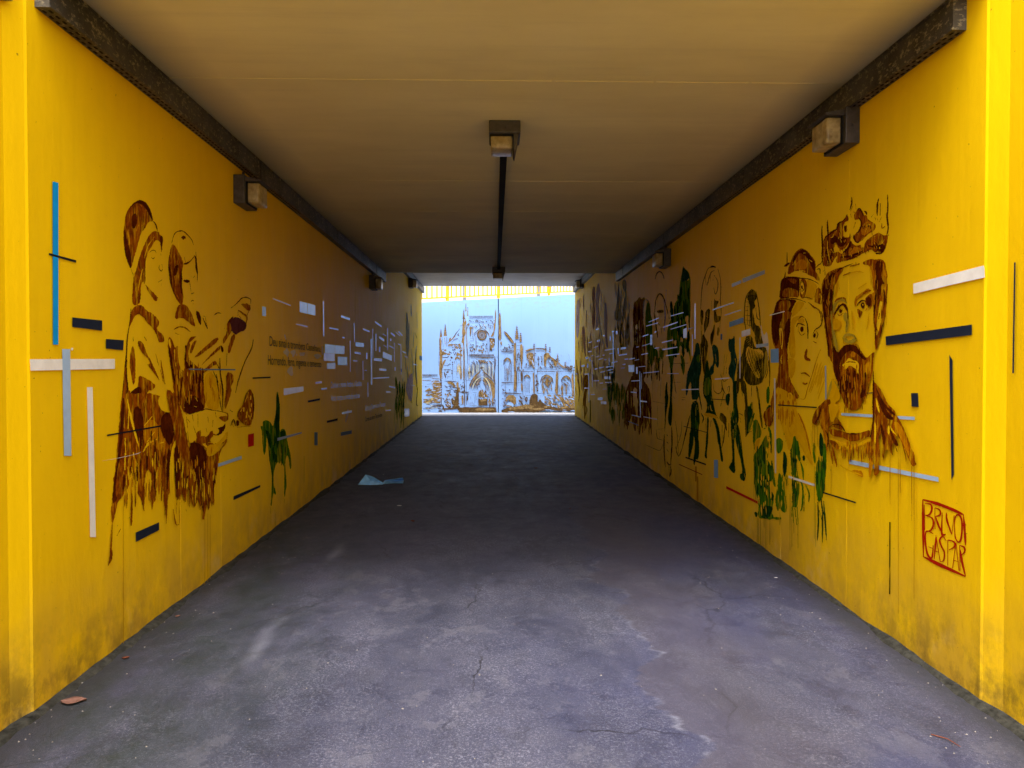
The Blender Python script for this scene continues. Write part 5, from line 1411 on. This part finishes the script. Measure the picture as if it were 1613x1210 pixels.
# ============ the cathedral on the blue wall
Ct = Fig('painted_cathedral', 'B', 'gothic cathedral front drawn in brown brush strokes across the blue wall', seed=51, jit=.10, inc=.00003)
rr = Ct.r; Ct.k = 1.45
def spire(cx, y0, y1, w, m='cath'):
    """crocketed pinnacle in current zoomed px"""
    Ct.p(m, [(cx, y0), (cx + w * .5, y1), (cx - w * .5, y1)], 0)
    n = max(3, int((y1 - y0) / 22))
    for i in range(1, n):
        y = y0 + (y1 - y0) * i / n; ww = w * .5 * i / n + 8
        Ct.s_('cdk', 7, [(cx - ww, y + 4), (cx, y - 3), (cx + ww, y + 5)])
        if i % 2: Ct.s_('b', 5, [(cx - ww * .3, y - 5), (cx + ww * .2, y - 8)])
def dab(m, n, x0, x1, y0, y1, l, w, ang=0, spread=.4):
    for _ in range(n):
        x, y = rr.uniform(x0, x1), rr.uniform(y0, y1); a = ang + rr.uniform(-spread, spread); L = l * rr.uniform(.5, 1.4)
        Ct.s_(m, w * rr.uniform(.6, 1.3), [(x, y), (x + math.cos(a) * L / 2, y + math.sin(a) * L / 2 + rr.uniform(-2, 2)), (x + math.cos(a) * L, y + math.sin(a) * L)])
def dent(m, x0, x1, y0, y1, step, w):
    n = int((x1 - x0) / step)
    for i in range(n + 1): Ct.s_(m, w, [(x0 + i * step, y0 + (y1 - y0) * 0), (x0 + i * step + rr.uniform(-2, 2), y1)], taper=1)
# left part
Ct.z(660, 460, 12.1)
spire(418, 700, 860, 46); spire(500, 605, 840, 62); spire(852, 325, 520, 44); spire(892, 210, 380, 26, 'grey'); spire(928, 280, 470, 22, 'grey')
Ct.S('cath', 26, '400,860 410,1000 400,1210', '490,870 500,1000', '850,460 860,620', '880,500 880,620').S('cdk', 14, '530,860 530,1040', '440,860 440,1000', '850,480 845,620 850,760', '388,900 392,1210')
Ct.p('cath', '820,600 870,560 905,540 900,620 880,700 890,800 860,860 870,1210 850,1210 845,980 800,970 830,860 815,760 830,680')
Ct.S('cdk', 12, '780,650 820,640', '790,860 860,850', '905,640 900,860 920,1210', '560,970 640,890 700,800 780,700', '760,790 740,820 770,840')
Ct.S('cath', 14, '545,980 620,910 700,830').p('cath', '580,870 610,865 600,930 560,975', 1)
Ct.S('cdk', 6, '620,960 700,900 750,880', '640,920 720,870', '690,930 740,900', '740,900 790,960')
dab('cdk', 22, 540, 790, 980, 1080, 26, 12); dab('cath', 22, 540, 790, 1000, 1070, 40, 16); dab('b', 14, 560, 780, 1010, 1060, 30, 8)
dab('cdk', 26, 400, 800, 1080, 1190, 22, 12, .8, 1); dab('cath', 10, 400, 480, 1090, 1190, 40, 22); dab('cath', 8, 720, 800, 1100, 1200, 40, 26, 1)
Ct.S('b', 9, '560,870 540,960', '450,900 450,1000', '880,620 870,720', '830,980 835,1180', '800,1020 860,1030', '905,860 910,960')
Ct.z(660, 550, 11.41)
Ct.p('cath', '365,0 410,0 425,60 415,240 440,300 415,360 415,480 400,560 365,490 360,340 375,180').p('cdk', '375,540 410,540 412,760 405,1050 395,980 385,820')
Ct.p('cath', '420,240 460,190 490,185 470,230 440,300', 1).S('cdk', 8, '360,60 355,300', '410,60 412,500', '415,145 500,150 540,120', '440,285 520,300', '605,230 600,550', '680,220 680,490', '455,575 580,580 680,590', '520,495 570,498')
Ct.p('cath', '490,90 540,70 575,100 530,110', 1).p('cdk', '560,130 605,140 600,175 570,165', 1).S('cdk', 16, '440,370 580,372', '450,410 470,480 480,520')
Ct.p('cath', '640,180 660,140 700,130 735,170 730,200 690,160 650,200', 1).S('cdk', 10, '635,210 645,260', '660,190 665,230').streaks('grey', 10, 690, 745, 230, 320, 100, 200, 9)
Ct.p('cath', '740,0 760,0 760,300 775,500 760,550 735,530 745,400').p('cath', '790,0 820,0 820,200 825,500 800,540 790,420 800,280').S('cdk', 8, '870,0 880,300', '850,350 855,1000', '900,60 905,540', '745,20 745,200')
dab('cdk', 10, 460, 600, 160, 470, 26, 12)
# wall and bushes on the far left
Ct.S('cdk', 7, '60,510 240,508', '60,480 230,478').S('cath', 14, '62,560 220,565', '230,520 400,540'); dent('cdk', 70, 330, 450, 495, 17, 5)
Ct.p('cath', '220,570 380,560 400,700 400,980 330,960 240,960 150,950 180,900 260,880 220,830 180,770 260,760 250,680 230,620', 1, .25)
dab('b', 34, 170, 390, 570, 960, 60, 9, -.1, .25); dab('cath', 26, 70, 300, 690, 960, 80, 15, -.1, .3); dab('cdk', 22, 80, 390, 640, 1080, 50, 9, .05, .25); dab('grey', 12, 70, 250, 880, 1100, 70, 8, 0, .2)
dab('cdk', 12, 70, 400, 1000, 1120, 90, 8, .02, .1)
Ct.p('cath', '500,590 620,590 660,680 640,700 590,640 520,620', 1).p('cath', '670,600 715,590 710,700 690,700 670,660', 1).p('cath', '700,690 735,680 740,780 705,760', 1)
dab('cdk', 22, 440, 660, 630, 780, 60, 8, .35, .3); dab('cath', 20, 430, 660, 780, 1000, 60, 20, .8, .5); dab('cdk', 26, 420, 700, 860, 1080, 60, 16, .6, .6); dab('b', 20, 440, 700, 800, 1040, 50, 9, .8, .5)
Ct.p('cdk', '680,700 715,700 720,1000 690,1060 640,1080 600,1080 650,900').p('cdk', '400,1060 620,1060 700,1040 720,1080 420,1090', 1, .2).p('cath', '760,830 800,830 800,1000 770,980', 1).S('cdk', 14, '740,770 820,780 905,770', '815,560 820,780 820,1030', '745,990 800,1000', '870,790 880,910')
dab('cdk', 14, 720, 820, 590, 780, 30, 10, -.5, .5)
Ct.p('cdk', '720,1050 905,1050 905,1145 700,1120', 1, .2).p('cdk', '700,1052 913,1050 913,1150 720,1135', 0, .2)
# centre
Ct.z(730, 470, 13.44)
Ct.S('cath', 9, '110,425 640,435'); Ct.S('cdk', 8, '110,425 640,436', '120,518 660,528'); dent('cdk', 135, 640, 370, 412, 22, 7)
dab('cdk', 34, 110, 640, 450, 505, 34, 7, .7, .5); dab('b', 18, 110, 640, 445, 510, 34, 5, -.6, .5); dab('grey', 22, 140, 640, 535, 640, 50, 6, .7, .3); dab('cdk', 26, 160, 640, 540, 620, 40, 6, 1.0, .4)
Ct.S('cdk', 10, '230,810 240,740 300,680 360,640', '390,620 470,690 530,760 550,820', '320,540 360,600', '195,600 195,830').S('cath', 8, '250,780 310,700 370,650', '480,680 530,740 545,800')
for r_, w_, m in ((96, 12, 'cdk'), (78, 12, 'cath'), (58, 8, 'cdk'), (36, 9, 'cath'), (16, 10, 'cdk')):
    pts = [(392 + r_ * math.cos(a), 780 + r_ * 1.05 * math.sin(a)) for a in [i * math.pi / 7 for i in range(15)]]
    Ct.s_(m, w_, pts, taper=.9)
for i in range(12): a = i * math.pi / 6; Ct.s_('b', 6, [(392 + 30 * math.cos(a), 780 + 30 * math.sin(a)), (392 + 74 * math.cos(a), 780 + 76 * math.sin(a))])
Ct.p('cath', '670,240 690,250 690,420 680,520 680,600 650,720 640,800 570,820 600,760 640,690 640,560 665,500').p('cath', '760,290 790,320 790,600 800,880 760,900 745,700 750,430').S('cdk', 9, '770,255 772,330', '675,240 680,500', '755,340 750,860', '790,420 805,860')
Ct.p('cdk', '545,840 665,850 665,960 600,1120 555,1100 560,960', 0, .2).p('cath', '560,870 650,870 640,1050 610,1080 570,1060', 1); dab('b', 12, 560, 650, 870, 1080, 34, 9, .6, .6)
Ct.S('cdk', 9, '140,852 230,852', '140,900 220,900', '265,800 268,980 275,1110', '500,860 505,1130', '540,880 545,1150', '480,1060 510,1140').S('grey', 14, '95,850 95,1000', '255,1000 258,1120').S('cath', 20, '265,800 262,870', '150,590 150,700 140,800', '470,900 440,870')
dab('cdk', 26, 300, 500, 900, 1140, 30, 9, 1, .8); dab('cdk', 18, 130, 240, 960, 1140, 30, 11, 1, .9); dab('cath', 14, 130, 480, 980, 1140, 30, 16, 1, .9); dab('cath', 10, 60, 180, 570, 700, 50, 16, -.9, .3)
dent('cdk', 120, 640, 1185, 1205, 16, 6)
Ct.S('cath', 12, '65,660 60,800 90,1210', '20,560 60,500').S('b', 10, '200,600 205,830', '520,830 525,1140', '70,700 60,980', '690,560 690,980', '740,300 745,800')
Ct.S('grey', 9, '215,660 220,760', '600,650 590,720', '560,650 560,720', '480,640 480,680')
Ct.p('cath', '770,940 810,900 820,980 800,1000', 1); dab('cdk', 10, 770, 930, 990, 1140, 30, 8, .9, .8)
Ct.z(730, 550, 11.41)
dent('cdk', 120, 540, 98, 125, 14, 6)
Ct.S('cdk', 10, '105,142 480,145 550,152').S('cath', 10, '180,155 470,160'); dab('cdk', 34, 140, 540, 190, 250, 48, 7, .9, .15); dab('cath', 9, 280, 520, 190, 230, 40, 14, .8, .3)
for x in range(100, 540, 17):
    ytop = 265 + rr.uniform(-10, 10); yb = (380 + (330 - x) * .75) if x < 330 else (380 + (x - 330) * .95)
    yb = min(yb, 560); Ct.s_('cdk' if rr.random() < .45 else 'grey', rr.uniform(3, 9), [(x, ytop), (x + rr.uniform(-2, 2), (ytop + yb) / 2), (x, yb - 15)])
Ct.p('cdk', '310,300 322,300 325,325 365,330 360,345 330,350 300,352 296,335 312,328', 0)
Ct.S('cdk', 13, '320,375 250,450 190,510 140,580 105,670', '340,370 400,440 480,510 545,580').S('cath', 22, '300,400 220,480 165,550', '350,390 420,450', '340,420 420,440')
for k, (w_, m) in enumerate(((12, 'cath'), (9, 'cdk'), (14, 'grey'), (9, 'cdk'), (12, 'cath'), (8, 'cdk'))):
    d = k * 27
    Ct.s_(m, w_, [(110 + d, 720), (130 + d, 640), (200 + d * .75, 540 + d * .2), (330, 440 + d * .9)]); Ct.s_(m, w_, [(345, 440 + d * .9), (450 - d * .75, 530 + d * .2), (520 - d, 640), (535 - d * .9, 760)])
Ct.p('cath', '460,520 530,580 570,640 565,880 540,890 520,860 500,720 480,600', 1).p('cath', '270,770 310,730 350,740 380,780 400,800 440,830 430,870 270,875', 1)
Ct.p('cdk', '265,890 435,890 430,1010 270,1015', 0, .15).p('cath', '300,900 420,900 400,940 290,945', 1); dab('cdk', 16, 270, 440, 620, 860, 40, 12, 1.2, .8); dab('b', 10, 270, 440, 700, 880, 30, 8, 1.3, .4)
Ct.S('b', 10, '265,882 440,882', '255,780 258,1020', '455,780 450,1020', '340,590 260,680', '360,590 430,680').S('cdk', 8, '40,560 150,565', '165,780 240,780', '100,790 70,850 60,930', '130,850 135,910', '215,800 205,960', '485,760 490,830', '130,1010 240,1010', '140,950 130,990', '40,300 35,560', '65,300 90,560', '20,0 22,1020', '70,0 70,260')
Ct.p('cdk', '55,880 75,870 80,920 60,935', 1); dab('cdk', 18, 460, 570, 880, 1020, 40, 10, 1.4, .4); dab('cath', 8, 440, 560, 760, 1010, 60, 14, 1.4, .2); dab('cdk', 8, 60, 130, 330, 500, 40, 7, 1.5, .1)
Ct.p('cath', '0,300 16,320 16,560 0,560', 0).S('cdk', 16, '565,130 568,260 560,400', '560,400 550,520 570,640').S('b', 9, '110,940 110,1020', '30,700 30,1000', '575,300 575,900', '590,900 595,1100')
Ct.p('cdk', '0,1045 580,1045 600,1140 0,1145', 0, .2).p('cath', '200,1065 420,1060 560,1075 540,1100 220,1110', 1)
# right part
Ct.z(790, 500, 7.758)
spire(187, 95, 265, 42); spire(233, 175, 300, 26); spire(398, 305, 400, 14); spire(540, 310, 420, 14); spire(590, 350, 420, 12); spire(686, 455, 560, 14); spire(778, 530, 610, 14)
Ct.S('cath', 14, '30,170 90,240 150,320').S('cdk', 6, '25,180 80,250 140,325', '40,165 100,235 155,310', '35,370 150,372', '10,400 160,405'); dab('cdk', 16, 20, 150, 330, 400, 22, 6, .3, .8); dent('cdk', 10, 145, 412, 428, 9, 4)
Ct.p('cath', '150,320 175,300 180,420 170,560 178,640 180,780 178,910 150,905 150,780 158,640 145,540 150,430').S('cdk', 8, '175,270 178,600', '148,660 180,662 182,920', '185,300 220,310', '185,345 225,345', '185,395 230,400', '190,520 260,525', '185,655 260,660', '185,795 260,800', '0,795 45,800 150,795', '0,925 60,925 170,930 260,935')
Ct.p('cath', '225,340 245,320 260,360 262,460 255,560 240,640 235,520 228,440').p('cdk', '232,660 255,662 258,780 236,790', 1).p('cath', '235,800 256,810 258,900 240,900', 1).S('cdk', 7, '265,350 262,440', '200,540 205,640', '195,440 195,520', '220,540 220,630', '205,680 205,780'); dab('cdk', 20, 185, 265, 420, 640, 30, 6, 1.4, .5)
# lancet windows
def lancet(cx, y0, yb, hw, rise, bars, m='cath'):
    Ct.s_('cdk', 8, [(cx - hw, y0 + rise), (cx - hw * .75, y0 + rise * .35), (cx, y0)]); Ct.s_('cdk', 8, [(cx, y0), (cx + hw * .75, y0 + rise * .35), (cx + hw, y0 + rise)])
    Ct.s_(m, 13, [(cx - hw * .6, y0 + rise * .55), (cx, y0 + rise * .12), (cx + hw * .8, y0 + rise * .6)])
    for i in range(bars): x = cx - hw * .75 + hw * 1.5 * i / max(1, bars - 1); Ct.s_('cdk', 6, [(x, y0 + rise * 1.2 + rr.uniform(-8, 8)), (x + 1, yb - rr.uniform(0, 12))])
lancet(72, 490, 780, 46, 90, 4); lancet(312, 700, 925, 38, 60, 5); lancet(552, 700, 905, 78, 100, 6); lancet(790, 710, 910, 56, 80, 6)
Ct.S('cdk', 6, '20,530 50,500', '120,560 122,790', '45,580 45,780').S('cath', 12, '70,620 72,780', '95,560 90,700')
for r_, m in ((34, 'cdk'), (22, 'cath')):
    for cx, cy in ((565, 800), (530, 770), (590, 760)): Ct.s_(m, 6, [(cx + r_ * math.cos(a), cy + r_ * math.sin(a)) for a in [i * math.pi / 4 for i in range(9)]], taper=.9)
dab('cath', 22, 490, 620, 740, 900, 40, 9, 1.4, .4); dab('cdk', 12, 720, 800, 740, 830, 26, 7, 1, .9); dab('cath', 8, 730, 800, 820, 900, 60, 12, 1.55, .1)
Ct.S('cath', 12, '290,410 340,395 390,385', '415,385 540,395', '300,440 390,420').S('cdk', 7, '290,430 340,405 395,390', '415,382 480,378 560,400', '415,415 520,420', '560,405 600,430', '275,620 400,612', '270,610 380,600', '440,620 660,615', '440,630 700,640', '690,600 870,615', '700,620 860,640')
Ct.p('cath', '300,450 340,435 390,430 395,560 400,600 415,625 380,620 370,560 340,600 330,520 310,500', 1).p('cath', '520,440 580,430 590,470 650,510 680,560 670,605 640,590 630,530 580,480 545,520 545,610 520,600 515,500', 1).p('cath', '690,540 740,590 790,610 760,625 700,580', 1)
dab('b', 14, 300, 400, 440, 600, 26, 6, 1.2, .5); dab('cdk', 18, 290, 420, 430, 600, 26, 7, 1.3, .6); dab('cdk', 14, 430, 640, 440, 600, 30, 8, 1.2, .6); dab('cdk', 16, 560, 700, 460, 620, 26, 7, .8, .3); dab('cdk', 18, 760, 880, 590, 650, 30, 7, .1, .4)
Ct.S('cath', 10, '680,440 690,600', '400,400 400,600').S('cdk', 5, '470,480 490,480 495,580', '450,500 455,570', '440,640 445,900'); dent('cdk', 275, 385, 655, 668, 10, 4); dent('cdk', 435, 655, 655, 668, 10, 4); dent('cdk', 700, 860, 655, 665, 12, 4)
Ct.p('cath', '380,680 400,670 402,800 410,930 385,930 388,800').p('cath', '665,670 685,640 690,800 685,960 650,910 660,820').p('cath', '850,720 875,660 885,900 880,1080 860,1080 865,860').S('cdk', 9, '400,640 402,920', '690,640 688,940', '430,690 435,780', '430,830 432,910', '880,640 890,1070', '700,830 710,910', '740,780 735,900', '840,740 860,860'); dab('cdk', 14, 410, 440, 680, 900, 26, 8, 1.3, .4)
Ct.S('cdk', 7, '265,950 380,955', '440,930 660,928', '700,925 850,928', '260,640 262,1080', '45,790 45,1080')
dab('cdk', 20, 10, 140, 830, 1080, 26, 9, 1, .8); Ct.p('cath', '60,950 175,950 180,1080 120,1040 80,1000 50,1050', 1).p('b', '50,1070 80,1035 130,1040 155,1080 130,1100 70,1100', 1)
dab('cdk', 14, 210, 350, 960, 1080, 40, 10, 1.3, .5); Ct.p('cdk', '340,1020 360,950 410,930 445,950 440,1050 470,990 500,1040 540,1070 620,1090 660,1100 340,1110', 1, .25)
dab('cath', 50, 520, 880, 940, 1090, 50, 13, .7, .6); dab('cdk', 40, 520, 890, 940, 1100, 40, 8, .6, .8); dab('b', 34, 520, 880, 940, 1080, 44, 8, .8, .6); dab('cath', 12, 700, 870, 960, 1080, 90, 14, .6, .4)
Ct.p('cdk', '0,1130 80,1100 200,1090 330,1060 480,1060 640,1100 780,1110 905,1100 905,1140 760,1150 560,1130 420,1160 200,1150 0,1165', 1, .25).p('cath', '60,1110 200,1085 330,1060 420,1090 300,1120 120,1130', 1, .2)
dab('cath', 14, 20, 880, 1080, 1140, 80, 12, 0, .15); dab('b', 8, 0, 880, 1125, 1160, 70, 6, 0, .1); Ct.S('cdk', 7, '0,1160 300,1165 700,1160 905,1162')
# masonry: small dark touches over the whole front
for (x0, y0, x1, y1, n, ang) in ((693, 560, 730, 640, 90, 0), (693, 535, 730, 600, 60, 1.5), (738, 500, 780, 560, 90, 1.5), (738, 585, 782, 640, 70, 1.5), (788, 545, 825, 640, 120, 1.5),
                                 (788, 575, 825, 645, 60, 0), (825, 555, 900, 590, 90, 1.4), (825, 590, 905, 640, 110, 1.5), (736, 553, 784, 575, 60, 0.9), (668, 590, 700, 650, 60, 0.1), (788, 630, 905, 648, 80, 0.3), (700, 625, 785, 648, 50, 1.2)):
    Ct.T = (0, 0, 1)
    for _ in range(n):
        x, y = rr.uniform(x0, x1), rr.uniform(y0, y1); a = ang + rr.uniform(-.25, .25); L = rr.uniform(1.5, 5)
        Ct.s_('cdk' if rr.random() < .6 else 'cath', rr.uniform(.28, .6), [(x, y), (x + math.cos(a) * L, y + math.sin(a) * L)])
Ct.done()
